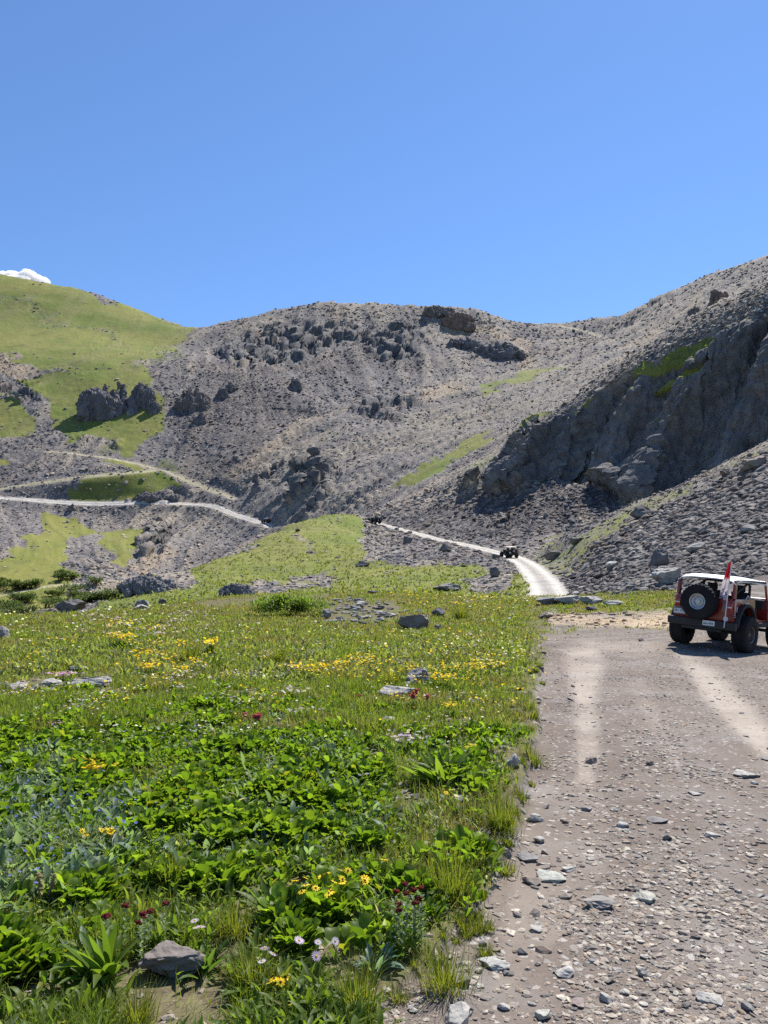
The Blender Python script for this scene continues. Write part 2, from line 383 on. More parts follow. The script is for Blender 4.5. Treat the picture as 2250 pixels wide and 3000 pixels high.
TONE = [   # darker (-) and paler (+) stony ground: polygon, depth range, softness, strength
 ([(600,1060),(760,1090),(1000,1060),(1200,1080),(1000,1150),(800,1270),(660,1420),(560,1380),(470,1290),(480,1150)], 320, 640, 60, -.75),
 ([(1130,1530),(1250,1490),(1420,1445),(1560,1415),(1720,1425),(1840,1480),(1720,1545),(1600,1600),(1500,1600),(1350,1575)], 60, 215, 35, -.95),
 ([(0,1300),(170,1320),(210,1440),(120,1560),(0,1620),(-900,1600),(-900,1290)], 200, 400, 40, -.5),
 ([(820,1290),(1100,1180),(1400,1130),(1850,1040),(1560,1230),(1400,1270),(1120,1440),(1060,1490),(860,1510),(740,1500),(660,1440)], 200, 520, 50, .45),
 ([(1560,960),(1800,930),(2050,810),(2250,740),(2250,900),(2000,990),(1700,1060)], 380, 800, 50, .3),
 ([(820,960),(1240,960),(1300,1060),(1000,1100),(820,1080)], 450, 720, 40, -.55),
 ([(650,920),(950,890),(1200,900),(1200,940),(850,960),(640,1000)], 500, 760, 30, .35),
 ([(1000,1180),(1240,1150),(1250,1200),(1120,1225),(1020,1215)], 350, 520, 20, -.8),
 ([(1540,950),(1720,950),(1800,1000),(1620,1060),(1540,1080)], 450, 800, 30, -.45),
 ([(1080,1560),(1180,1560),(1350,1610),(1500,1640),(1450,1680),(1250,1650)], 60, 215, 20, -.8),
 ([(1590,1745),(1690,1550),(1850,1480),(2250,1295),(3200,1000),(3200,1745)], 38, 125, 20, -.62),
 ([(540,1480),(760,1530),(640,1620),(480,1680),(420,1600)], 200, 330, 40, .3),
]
ROADPOLY = [(1130,3300),(1120,3000),(1290,2800),(1440,2600),(1500,2480),(1545,2250),(1570,2100),(1585,1990),(1592,1900),(1600,1858),(1650,1846),(1800,1848),(1950,1848),(2100,1850),(2400,1850),(2900,1900),(2600,1960),(2330,1990),(2330,3300)]
RUT = [  # paler, packed wheel lines on the gravel: polygon px, strength
 ([(1650,1900),(1740,1880),(1775,1930),(1745,2050),(1760,2180),(1745,2290),(1690,2290),(1690,2150),(1680,2030)], 1.0),
 ([(1990,1915),(2060,1940),(2150,2010),(2260,2130),(2260,2230),(2150,2130),(2060,2040)], 1.0),
 ([(1850,2010),(1880,2000),(1960,2150),(2010,2250),(1980,2260)], .35),
 ([(1700,1880),(1870,1880),(1950,1900),(1880,1910),(1760,1905)], .7),
 ([(1560,2300),(1750,2250),(1800,2500),(1700,2700),(1500,2900),(1450,2900)], .3),
]

# mesh columns (bearing) and rows (spaced by how much ground each one shows)
cols = np.concatenate([np.linspace(-1.05, -.575, 46)[:-1], np.linspace(-.575, .575, 860), np.linspace(.575, 1.05, 46)[1:]])
NR = 1150
lf = np.linspace(math.log(0.9), math.log(1950), 1500)
CA, CL = np.meshgrid(cols, lf)
wz = samp(WG, CA, CL); yy = np.exp(CL); ee = (wz*(yy+25)-EYE)/yy
ds = np.sqrt((np.diff(ee, axis=0)*740)**2 + (np.diff(CL, axis=0)*95)**2)
ds[np.exp(lf[1:]) > 950] *= 0.25
k = np.ones(25)/25
ds = np.apply_along_axis(lambda r: np.convolve(np.pad(r, 12, mode='edge'), k, 'valid'), 1, ds)
cs = np.vstack([np.zeros(len(cols)), np.cumsum(ds, 0)])
ROWL = np.empty((NR, len(cols)))
for j in range(len(cols)):
    ROWL[:, j] = np.interp(np.linspace(0, cs[-1, j], NR), cs[:, j], lf)
Yv = np.exp(ROWL); Xv = cols[None, :]*Yv
Zv = samp(WG, np.broadcast_to(cols, ROWL.shape), ROWL)*(Yv+25)
PX, PY = proj(Xv, Yv, Zv)
_w1 = fbm(cols[None, :]*14+3, ROWL*14, 2.2, 5, .6); _w2 = fbm(cols[None, :]*14, ROWL*14, 8.2, 5, .6)
_wa = 9+21*sstep(45, 120, Yv); PX0, PY0 = PX, PY
PX = PX+_w1*_wa*1.15; PY = PY+_w2*_wa*.75
grass = np.zeros(Xv.shape); dark = np.zeros(Xv.shape); tan = np.zeros(Xv.shape); bare = np.zeros(Xv.shape)
for poly, y0, y1, s, st in GRASS: grass = np.maximum(grass, st*pmask(poly, PX, PY, Yv, y0, y1, s))
for poly, y0, y1, s, st in BARE: bare = np.maximum(bare, st*pmask(poly, PX, PY, Yv, y0, y1, s))
for poly, y0, y1, s, st in DARK: dark = np.maximum(dark, st*pmask(poly, PX, PY, Yv, y0, y1, s))
for poly, y0, y1, s, st in TAN: tan = np.maximum(tan, st*pmask(poly, PX, PY, Yv, y0, y1, s))
PXr, PYr = PX0, PY0
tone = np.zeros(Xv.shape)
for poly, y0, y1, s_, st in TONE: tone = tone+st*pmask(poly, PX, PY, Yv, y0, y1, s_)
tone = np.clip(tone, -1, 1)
SDR = sdpoly(ROADPOLY, PX0, PY0)
road = sstep(-14, 14, SDR + 16*pn(Xv*1.3, Yv*1.3, 5.0)+16*pn(Xv*3.1, Yv*3.1, 1.0)+22*pn(Xv*.4, Yv*.4, 1.0)) * (Yv < 33)
PX, PY = PX0, PY0
rut = np.zeros(Xv.shape)
for poly, st in RUT: rut = np.maximum(rut, st*pmask(poly, PX, PY, Yv, 2, 33, 24))
grass = np.maximum(grass, (Yv < 62)*.9*(1-sstep(40, 66, Yv)*(np.abs(PX-1100) > 5000))*(PX < 1640)*(sstep(-10, 10, 1605-PX) if True else 1))
grass *= (1-bare); grass *= (1-road); dark *= (1-grass*.9)

track = np.zeros(Xv.shape); faint = np.zeros(Xv.shape); calm = np.zeros(Xv.shape)
TOPP = (Zv.copy())
for nme, (q, w) in PW.items():
    d, hz, sd = dist_poly(q, Xv, Yv, w*9+14)
    bl = 1-sstep(w*.9, w*2.6+2, d)
    bl = bl*(1.0 if nme == 'near' else .45); Zv = Zv*(1-bl)+hz*bl
    calm = np.maximum(calm, .85*(1-sstep(w*1.5, w*6+5, d)))
    if nme in TRACKS:
        ww = 1-sstep(w*.75, w*1.15, d)
        r_ = np.exp(-((d-w*.52)/(w*.26))**2)
        track = np.maximum(track, np.where(d < w*1.2, ww*.4+.6*r_*ww, 0))
    else:
        faint = np.maximum(faint, (1-sstep(w*.6, w*1.4, d))*.95)
grass *= 1-track
near_t = np.clip(track+faint+calm, 0, 1); dark *= 1-calm

# streaks of sorted stones along the fall line of the slopes
SA = np.linspace(-.63, .63, 470); SL = np.linspace(math.log(62), math.log(950), 400)
def fall_streaks():
    ga, gl = np.meshgrid(SA, SL); y0 = np.exp(gl).ravel(); x0 = ga.ravel()*y0
    acc = y0*0; acc2 = acc.copy()
    qx, qy = proj(x0, y0, base_z(x0, y0))
    k1 = pmask([(640,1460),(820,1290),(1100,1170),(1400,1120),(1900,1040),(2300,900),(2300,1000),(1900,1060),(1560,1260),(1450,1440),(1130,1540),(860,1540),(740,1520)], qx, qy, y0, 150, 520, 40)
    k2 = pmask([(1480,980),(1800,920),(2050,800),(2300,700),(2300,930),(1950,1030),(1700,1060)], qx, qy, y0, 330, 900, 40)
    sc_ = y0.clip(60, 900)
    for sgn in (1, -1):
        x, y = x0.copy(), y0.copy()
        for k in range(10):
            e = y*.010
            z0 = base_z(x, y); gx = (base_z(x+e, y)-z0)/e; gy = (base_z(x, y+e)-z0)/e
            g = np.hypot(gx, gy)+1e-6; st = sc_*.013; gx = gx/g*(1-k1-k2)+.84*k1+.88*k2; gy = gy/g*(1-k1-k2)+.54*k1+.47*k2; g = np.hypot(gx, gy)+1e-6
            x = x-sgn*gx/g*st; y = np.clip(y-sgn*gy/g*st, 30, 1500)
            u_ = x/y; v_ = np.log(y); acc += pn(u_/.026+5, v_/.026, 3.0)
            if k < 6: acc2 += pn(u_/.009+5, v_/.009, 9.0)
    return (acc/acc.std()+.75*acc2/acc2.std()).reshape(ga.shape)
_fs = fall_streaks(); _fs /= _fs.std()
_i = np.clip((ROWL-SL[0])/(SL[1]-SL[0]), 0, len(SL)-1.001); _j = np.broadcast_to(np.clip((cols-SA[0])/(SA[1]-SA[0]), 0, len(SA)-1.001), ROWL.shape)
_ii = _i.astype(int); _jj = _j.astype(int); _u = _i-_ii; _v = _j-_jj
STRK = (_fs[_ii, _jj]*(1-_v)+_fs[_ii, _jj+1]*_v)*(1-_u)+(_fs[_ii+1, _jj]*(1-_v)+_fs[_ii+1, _jj+1]*_v)*_u
STRK = STRK*sstep(62, 85, Yv)*sstep(940, 800, Yv)
STREAK = np.clip(.5+.42*STRK, 0, 1)
# relief
far = np.clip((Yv-45)/120, 0, 1)
rough = (1-.75*grass)*(1-near_t)*far
nz = fbm(Xv/38, Yv/38, Zv/38, 3)*1.7*far*(1-near_t*.9)*(1-.5*grass) + fbm(Xv/9, Yv/9, Zv/9, 3)*.45*rough + fbm(Xv/2.6, Yv/2.6, Zv/2.6, 2)*.28*rough+STRK*.5*np.clip(Yv/300, .25, 1.6)*rough
nz += (1-road)*(1-far)*(fbm(Xv/3.5, Yv/3.5, 0.5, 3)*.07 + fbm(Xv/.7, Yv/.7, 2.5, 2)*.022)*np.clip(Yv/6, .4, 1) + road*(fbm(Xv/2.2, Yv/2.2, 7.5, 3)*.022+fbm(Xv/.35, Yv/.35, 7.5, 2)*.006) - rut*road*.035
nz += fbm(Xv/14, Yv/14, 9.0, 3)*.22*np.clip((Yv-24)/20, 0, 1)*(1-far)*(1-near_t)
Zv = Zv + nz + .07*(1-road)*(Yv < 30)*(PX0 < 1700)*sstep(30, 22, Yv)
# bedrock: ribs, pushed out along the slope's normal
gy, gx = np.gradient(Zv), None
def normals(X, Y, Z):
    du = np.stack([np.gradient(q, axis=1) for q in (X, Y, Z)], -1); dv = np.stack([np.gradient(q, axis=0) for q in (X, Y, Z)], -1)
    n = np.cross(du, dv); n /= np.linalg.norm(n, axis=-1)[..., None]+1e-12
    return n
nn = normals(Xv, Yv, Zv)
m = dark > .02
xs, ys, zs = Xv[m], Yv[m], Zv[m]
sh = zs*.55   # the ribs lean over to the right
big = np.clip((ys-100)/200, .0, 1)*.6+.7
r1 = 1-np.abs(pn((xs-sh)/11+.22*pn(xs/9, ys/9, zs/9), (ys)/22, zs/70))*2
r2 = 1-np.abs(pn((xs-sh)/4.6, ys/9, zs/30+7))*2
r3 = fbm(xs/2.6, ys/2.6, zs/2.6, 4, .6)
cell = pn((xs-sh)/7, ys/15, zs/50)
amp = dark[m]*(2.6*r1+1.0*r2+.55*r3+2.3*np.sign(cell)*np.minimum(np.abs(cell)*5, 1)-1.0)*big*1.35
hv = nn[m].copy(); hv[:, 2] *= .45; hv /= np.linalg.norm(hv, axis=1)[:, None]
Xv[m] += hv[:, 0]*amp; Yv[m] += hv[:, 1]*amp; Zv[m] += hv[:, 2]*amp
crk = np.zeros(Xv.shape); crk[m] = np.clip((.35-r1)*1.2, 0, 1)*0
TINT = .5+.5*np.clip(fbm(Xv/55, Yv/55, Zv/55, 3), -1, 1)
NV = normals(Xv, Yv, Zv)
NV[NV[..., 2] < 0] *= 1
ledge = sstep(.70, .86, NV[..., 2])*(dark > .3)*(Yv < 235)*(Xv > 30)*sstep(-.1, .25, fbm(Xv/9, Yv/9, Zv/9, 3)+(Zv-38)/60)
grass = np.maximum(grass, ledge*.8)
PX2, PY2 = proj(Xv, Yv, Zv)

def ground_z(x, y):
    """height of the finished sheet under a point (nearest mesh cell, bilinear)"""
    x = np.atleast_1d(np.asarray(x, float)); y = np.atleast_1d(np.asarray(y, float))
    a = x/y; j = np.clip(np.searchsorted(cols, a)-1, 0, len(cols)-2)
    v = np.clip((a-cols[j])/(cols[j+1]-cols[j]), 0, 1)
    out = np.empty(len(x)); L = np.log(y)
    jn = np.where(v > .5, j+1, j)
    for jj in np.unique(jn):
        s = jn == jj
        out[s] = np.interp(L[s], ROWL[:, jj], Zv[:, jj])
    return out
def field(Fd, x, y):
    x = np.atleast_1d(x); y = np.atleast_1d(y); a = x/y
    j = np.clip(np.searchsorted(cols, a), 0, len(cols)-1); out = np.empty(len(x)); L = np.log(y)
    for jj in np.unique(j):
        s = j == jj; out[s] = np.interp(L[s], ROWL[:, jj], Fd[:, jj])
    return out
def hit(px, py, y0=2.0, y1=1500.):
    """first ground point met along the line of sight of a photo pixel, beyond y0"""
    a, e = ray(px, py); a = float(a); e = float(e)
    j = int(np.clip(np.searchsorted(cols, a), 0, len(cols)-1))
    yy_ = Yv[:, j]; s = (Zv[:, j]-EYE)-e*yy_
    idx = np.where((s > 0) & (yy_ >= y0) & (yy_ <= y1))[0]
    if len(idx) == 0:
        i = int(np.argmin(np.where((yy_ >= y0) & (yy_ <= y1), -s, 1e9)))
    else: i = idx[0]
    if i > 0 and s[i-1] < 0 < s[i]:
        t = -s[i-1]/(s[i]-s[i-1]); y = yy_[i-1]+t*(yy_[i]-yy_[i-1])
    else: y = yy_[i]
    return Vector((a*y, y, float(ground_z(a*y, y)[0])))

# ------------------------------------------------------------------ one material for all ground; what grows or lies there comes from the survey attributes
def ground_material():
    t = NT('ground')
    pos = t.geo()
    g, tr, fa, ta, dk, rd, ru, ti = [t.attr(k) for k in ('grass', 'track', 'faint', 'tan', 'dark', 'road', 'rut', 'tint')]
    n_big = t.noise(pos, .035, 4); n_mid = t.noise(pos, .35, 4, .65); n_fine = t.noise(pos, 2.2, 3, .7); n_near = t.noise(pos, 14, 4, .7)
    v_far = t.voro(pos, 1.1, out='Color'); v_near = t.voro(pos, 34, out='Color'); v_peb = t.voro(pos, 34)
    sep = t.n('ShaderNodeSeparateColor'); t.l(v_far, sep.inputs[0]); vf = sep.outputs[0]
    sep2 = t.n('ShaderNodeSeparateColor'); t.l(v_near, sep2.inputs[0]); vn = sep2.outputs[0]
    # stony slopes
    sk = t.attr('streak')
    c = t.mix(t.mr(t.math('ADD', t.math('MULTIPLY', n_big, .35), t.math('MULTIPLY', sk, .65)), .3, .75), (.125, .108, .107), (.30, .252, .195))
    tn_ = t.attr('tone')
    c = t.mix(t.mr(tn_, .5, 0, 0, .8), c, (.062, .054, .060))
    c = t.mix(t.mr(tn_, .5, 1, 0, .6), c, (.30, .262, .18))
    c = t.mix(t.mr(ti, .3, .8, 0, .55), c, (.19, .175, .175))
    c = t.mix(t.mr(vf, .55, 1.0, 0, .6), c, (.33, .31, .285))
    c = t.mix(t.mr(vf, .0, .3, .55, 0), c, (.085, .075, .072))
    c = t.mix(t.mr(n_fine, .5, .8, 0, .5), c, (.10, .088, .08))
    c = t.mix(t.math('MULTIPLY', ta, t.mr(n_mid, .3, .6, .4, 1)), c, (.38, .29, .19))
    # bedrock
    rock = t.mix(t.mr(n_mid, .35, .7), (.115, .112, .115), (.20, .19, .18))
    rock = t.mix(t.mr(n_big, .55, .75, 0, .7), rock, (.20, .15, .12))
    rock = t.mix(t.mr(n_fine, .55, .8, 0, .5), rock, (.22, .21, .20))
    c = t.mix(t.mr(t.math('ADD', dk, t.math('MULTIPLY', t.math('SUBTRACT', n_mid, .5), .7)), .35, .6), c, rock)
    # grass and low herbs
    gg = t.mix(t.mr(n_mid, .3, .7), (.14, .155, .035), (.205, .205, .058))
    gg = t.mix(t.mr(n_big, .4, .65), gg, (.125, .165, .028))
    gg = t.mix(t.mr(sk, .5, .95, 0, .3), gg, (.20, .175, .085))
    gg = t.mix(t.mr(t.noise(pos, .012, 5, .6), .45, .65, 0, .7), gg, (.215, .205, .05))
    gg = t.mix(t.mr(t.noise(pos, .09, 5, .7), .52, .7, 0, .7), gg, (.095, .105, .035))
    gg = t.mix(t.mr(n_fine, .45, .75, 0, .75), gg, (.085, .09, .035))
    gm = t.mr(t.math('ADD', g, t.math('MULTIPLY', t.math('SUBTRACT', t.math('ADD', t.math('MULTIPLY', n_mid, .6), t.math('MULTIPLY', n_fine, .4)), .5), 1.3)), .38, .60)
    c = t.mix(gm, c, gg)
    # dirt under the meadow
    near = t.attr('nearness')
    soil = t.mix(t.mr(n_near, .35, .65), (.085, .062, .043), (.17, .135, .095))
    green = t.mix(t.mr(n_fine, .35, .65), (.06, .075, .018), (.13, .13, .04))
    soil = t.mix(t.mr(t.math('ADD', n_mid, t.math('MULTIPLY', n_near, .5)), .55, .9, .15, .9), soil, green)
    c = t.mix(t.math('MULTIPLY', near, t.math('SUBTRACT', 1.0, ta)), c, soil)
    # gravel road
    gr = t.mix(t.mr(n_mid, .3, .7), (.125, .098, .080), (.185, .152, .126))
    gr = t.mix(t.mr(n_near, .4, .7, 0, .6), gr, (.115, .093, .08))
    gr = t.mix(t.mr(t.noise(pos, .9, 3), .48, .66, 0, .6), gr, (.20, .185, .17))
    gr = t.mix(t.mr(vn, .93, .98, 0, .7), gr, (.40, .375, .34))
    gr = t.mix(t.mr(vn, .0, .2, .4, 0), gr, (.10, .085, .075))
    gr = t.mix(t.math('MULTIPLY', ru, t.math('MULTIPLY', t.mr(n_mid, .3, .65, .35, 1), t.mr(n_near, .3, .6, .5, 1))), gr, (.34, .295, .245))
    c = t.mix(rd, c, gr)
    c = t.mix(t.math('MULTIPLY', tr, t.mr(n_mid, .2, .6, .6, 1)), c, (.60, .565, .50))
    c = t.mix(t.math('MULTIPLY', fa, t.mr(n_mid, .25, .55, .45, 1)), c, (.36, .325, .215))
    # relief
    h = t.math('ADD', t.math('MULTIPLY', vf, .55), t.math('MULTIPLY', n_fine, .5))
    b1 = t.bump(h, t.math('MULTIPLY', t.math('SUBTRACT', 1.0, t.math('MAXIMUM', near, rd)), t.math('SUBTRACT', 1.0, t.math('MULTIPLY', gm, .55))), .9)
    n_gr = t.noise(pos, 70, 3, .7)
    hn = t.math('ADD', t.math('MULTIPLY', n_gr, .5), t.math('MULTIPLY', n_near, .7))
    b2 = t.bump(hn, t.math('MULTIPLY', t.math('MAXIMUM', near, rd), .6), .016, b1)
    return t.done(t.pbsdf(c, .92, normal=b2, spec=.12))
M_GROUND = ground_material()
nearness = sstep(66, 52, Yv)*(1-road)*(1-tan)*(grass > .02)*(1-bare*.8)
nearness = np.where(Yv < 30, np.clip(1-road, 0, 1), nearness)
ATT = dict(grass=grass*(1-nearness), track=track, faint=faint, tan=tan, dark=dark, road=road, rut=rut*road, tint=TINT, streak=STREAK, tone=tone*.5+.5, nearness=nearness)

def split_sheet():
    nr, nc = Xv.shape
    idx = np.arange(nr*nc).reshape(nr, nc)
    quad = np.stack([idx[:-1, :-1], idx[:-1, 1:], idx[1:, 1:], idx[1:, :-1]], -1).reshape(-1, 4)
    def fc(Fd): return (Fd[:-1, :-1]+Fd[1:, 1:]+Fd[:-1, 1:]+Fd[1:, :-1]).reshape(-1)/4
    fy, fr, ft, fd, fg, fx = fc(Yv), fc(road), fc(track), fc(dark), fc(grass), fc(PX)
    lab = np.full(len(quad), 6)                                     # mountain_slope
    lab[(fd > .5) & (fy > 140) & (fy < 232) & (fx > 1400)] = 4      # cliff
    lab[(fy > 400) & (fg > .45) & (fx < 640)] = 5                   # green_hill
    lab[(fy < 235) & (fx < 1660) & (lab == 6)] = 1                  # grassy terrace
    lab[(fy < 62)] = 0                                              # meadow
    lab[(fx > 1560) & (fy > 34) & (fy <= 235) & ((lab == 0) | (lab == 1))] = 7   # boulder slope
    lab[fr > .5] = 2                                                # road
    lab[(ft > .25) & (fy > 50)] = 3                                 # track
    V = np.stack([Xv, Yv, Zv], -1).reshape(-1, 3)
    flat = {k: v.reshape(-1) for k, v in ATT.items()}
    names = ['meadow_ground', 'grassy_terrace', 'gravel_road', 'mountain_track', 'cliff', 'green_hill', 'mountain_slope', 'scree_slope']
    for i, nm in enumerate(names):
        q = quad[lab == i]
        if not len(q): continue
        u, inv = np.unique(q, return_inverse=True)
        me = np_mesh(nm, V[u], inv.reshape(-1, 4), M_GROUND, smooth=(i not in (4,)), attrs={k: v[u] for k, v in flat.items()})
        tag(link(nm, me), kind='structure')
split_sheet()
# ------------------------------------------------------------------ stones
def ico(sub):
    bm = bmesh.new(); bmesh.ops.create_icosphere(bm, subdivisions=sub, radius=1.0)
    v = np.array([q.co[:] for q in bm.verts]); f = np.array([[q.index for q in fc.verts] for fc in bm.faces]); bm.free()
    return v, f
ICO = {k: ico(k) for k in (1, 2, 3, 4)}
def rock_base(sub, seed, ncut=9, noise=.0, lo=.45, hi=.8, slab=1.0):
    r = np.random.default_rng(seed); v, f = ICO[sub]; v = v.copy()
    for _ in range(ncut):
        n = r.normal(size=3); n /= np.linalg.norm(n); c = r.uniform(lo, hi)
        d = v@n; v -= np.outer(np.maximum(0, d-c), n)
    if noise:
        nn_ = v/np.linalg.norm(v, axis=1)[:, None]
        v += nn_*(noise*fbm(v[:, 0]*2.2+seed, v[:, 1]*2.2, v[:, 2]*4.5, 4, .6))[:, None]
    v -= v.mean(0); v /= np.abs(v).max(0); v[:, 2] *= slab
    return v, f
SMALL = [rock_base(1, 10+i, 7, lo=.4, hi=.85) for i in range(14)]
MIDR = [rock_base(2, 40+i, 11) for i in range(12)]
def rotz(a):
    c, s = np.cos(a), np.sin(a); z = np.zeros_like(a); o = np.ones_like(a)
    return np.stack([np.stack([c, -s, z], -1), np.stack([s, c, z], -1), np.stack([z, z, o], -1)], -2)
def rotx(a):
    c, s = np.cos(a), np.sin(a); z = np.zeros_like(a); o = np.ones_like(a)
    return np.stack([np.stack([o, z, z], -1), np.stack([z, c, -s], -1), np.stack([z, s, c], -1)], -2)
def merge(bases, which, Rm, sc, pos):
    """instances of base meshes as one vertex/face set; returns verts, faces, per-vertex instance index"""
    Vs, Fs, Is = [], [], []; off = 0
    for b, (bv, bf) in enumerate(bases):
        k = np.where(which == b)[0]
        if not len(k): continue
        v = np.einsum('nij,nvj->nvi', Rm[k], bv[None]*sc[k][:, None, :])+pos[k][:, None, :]
        Vs.append(v.reshape(-1, 3))
        fl = bf if isinstance(bf, list) else [bf]
        Fs.append([(g[None]+(np.arange(len(k))*len(bv))[:, None, None]+off).reshape(-1, g.shape[1]) for g in fl])
        Is.append(np.repeat(k, len(bv))); off += len(k)*len(bv)
    ks = sorted({g.shape[1] for fl in Fs for g in fl})
    F_ = [np.concatenate([g for fl in Fs for g in fl if g.shape[1] == q]) for q in ks]
    return np.concatenate(Vs), F_, np.concatenate(Is)
def rock_material(name, bumpd=.03, scale=9.0, dk=.4):
    t = NT(name); pos = t.coord(); c = t.attr('col', 'Color')
    n1 = t.noise(pos, scale, 4, .65); n2 = t.noise(pos, scale*.25, 3)
    k = t.mix(t.mr(n1, .35, .7, 0, dk), c, (.09, .085, .08)); k = t.mix(t.mr(n2, .5, .75, 0, .45), k, (.30, .29, .265))
    return t.done(t.pbsdf(k, .88, normal=t.bump(n1, .7, bumpd), spec=.2))
M_ROCK = rock_material('stone'); M_SCREE = rock_material('scree_stone', .12, 1.3); M_PEB = rock_material('pebble', .004, 60)
GREYS = np.array([(.26, .24, .225), (.20, .185, .18), (.14, .13, .13), (.34, .315, .285), (.27, .225, .185), (.46, .44, .40)])
def rnd_cells(n, ok, seed):
    r = np.random.default_rng(seed); nr, nc = Xv.shape
    vis = (NV[..., 0]*Xv+NV[..., 1]*Yv+NV[..., 2]*(Zv-EYE)) < 0
    w = (ok*vis)[1:-1, 46:-47]; w = w/(w.max()+1e-9)
    cw = np.cumsum(w.ravel()); k_ = np.searchsorted(cw, r.random(n)*cw[-1]).clip(0, w.size-1)
    i, j = k_//w.shape[1]+1, k_ % w.shape[1]+46
    u = r.random(len(i))-.5; v = r.random(len(i))-.5
    def q(A): return A[i, j]+(A[i, j+1]-A[i, j])*u+(A[np.minimum(i+1, nr-1), j]-A[i, j])*v
    return np.stack([q(Xv), q(Yv), q(Zv)], -1), (i, j), r
def scatter_stones(name, n, ok, seed, px_lo, px_hi, mat, w_lo, w_hi, cols_w, power=2.4, sink=.3, bases=SMALL, label=None, flat=(.3, .7), tilt=.28):
    pos, (i, j), r = rnd_cells(n, ok, seed); n = len(pos)
    px_ = px_lo*(px_hi/px_lo)**(r.random(n)**power)
    s = np.clip(px_*pos[:, 1]/739, w_lo, w_hi)*.5
    sc = np.stack([s*r.uniform(.8, 1.4, n), s*r.uniform(.7, 1.1, n), s*r.uniform(*flat, n)], -1)
    nv = NV[i, j].copy(); nv[nv[:, 2] < 0] *= -1
    nv = nv*.75+np.array([0, 0, .25]); nv /= np.linalg.norm(nv, axis=1)[:, None]
    t1 = np.cross(nv, [0, 1, 0.01]); t1 /= np.linalg.norm(t1, axis=1)[:, None]
    Rm = np.stack([t1, np.cross(nv, t1), nv], -1)@rotz(r.uniform(0, 6.28, n))@rotx(r.normal(0, tilt, n))
    pos += nv*(sc[:, 2]*(1-sink*2)*.6)[:, None]
    V, Fc, I = merge(bases, r.integers(0, len(bases), n), Rm, sc, pos)
    c = GREYS[r.choice(len(GREYS), n, p=cols_w)]*r.uniform(.75, 1.2, n)[:, None]
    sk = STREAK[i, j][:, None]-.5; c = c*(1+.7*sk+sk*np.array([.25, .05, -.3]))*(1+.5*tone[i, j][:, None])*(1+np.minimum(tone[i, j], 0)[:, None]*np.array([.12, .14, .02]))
    # stones among tan soil take some of it
    tn = tan[i, j][:, None]; c = c*(1-.8*tn)+np.array([.40, .31, .21])*r.uniform(.6, 1.2, (n, 1))*.8*tn
    if mat is M_PEB: c = c*np.array([.98, .90, .80])
    else: c = c*np.array([.93, .88, .80])
    o = link(name, np_mesh(name, V, Fc, mat, attrs={'col': c[I]}))
    return tag(o, kind='stuff')
stony = (1-np.clip(grass*1.25, 0, 1))*(1-np.clip(track*3, 0, 1))*(1-faint*.8)*(1-dark*.6)
patchy = .35+.65*sstep(-.35, .35, fbm(Xv/30, Yv/30, Zv/30, 3))
mid_ = (Yv > 48)
scatter_stones('far_scree', 60000, stony*(1-.55*np.maximum(tone, 0))*(Yv > 235)*patchy, 21, .6, 3.6, M_SCREE, .25, 3.6, (.25, .25, .14, .2, .11, .05), power=2.8)
scatter_stones('slope_scree', 46000, stony*(1-dark)**3*(Yv <= 240)*(Yv > 60)*(.5+.5*patchy), 22, .8, 6, M_SCREE, .1, 2.0, (.25, .27, .2, .16, .05, .07), power=2.8)
rightnear = stony*(Yv < 85)*(Yv > 41)*(PX0 > 1640)*(PY0 < 1750)
scatter_stones('near_scree', 24000, rightnear*np.clip((PX0-1620)/200, .05, 1), 23, 1.3, 11, M_SCREE, .08, 1.2, (.24, .26, .24, .13, .08, .05), bases=MIDR, sink=.2)
scatter_stones('grass_stones', 900, (grass > .4)*(dark < .1)*(Yv > 60)*(Yv < 520), 24, 1.2, 5, M_SCREE, .2, 3, (.2, .2, .1, .3, .1, .1))
gstrip = np.maximum(pmask([(1640,2300),(1760,2300),(2080,2620),(2260,2820),(2260,3100),(1650,3100),(1700,2800),(1720,2560)], PX0, PY0, Yv, 2, 33, 90), .8*pmask([(1900,2330),(2000,2330),(2260,2500),(2260,2620)], PX0, PY0, Yv, 2, 33, 60))
# gravel on the road, near and fine
scatter_stones('gravel', 42000, (road > .5)*(Yv < 28)*(.10+.9*np.maximum(sstep(0, .55, fbm(Xv/.8, Yv/1.6, 4.0, 3)), gstrip*.5))*(1-.8*rut), 25, .7, 9, M_PEB, .003, .045, (.26, .12, .07, .27, .15, .13), power=4.4, sink=.33, flat=(.22, .6), tilt=.22)
edge = np.exp(-((road-.5)/.32)**2)
scatter_stones('verge_gravel', 6000, edge*(Yv < 32)*(PX0 < 1700), 26, 1.2, 14, M_PEB, .006, .12, (.25, .15, .12, .25, .12, .11), power=2.6, sink=.3)
bareg = np.clip((nearness > .3)*1.0*(Yv < 40), 0, 1)*(fbm(Xv/.9, Yv/.9, 6.0, 3) > .38)
scatter_stones('meadow_gravel', 4000, bareg, 27, 1.2, 8, M_PEB, .006, .10, (.25, .15, .12, .22, .16, .10), power=2.6)
scatter_stones('tan_rubble', 330, (tan > .4)*(Yv < 60), 28, 1.2, 9, M_PEB, .03, .5, (.2, .1, .05, .35, .1, .2), power=2.4)

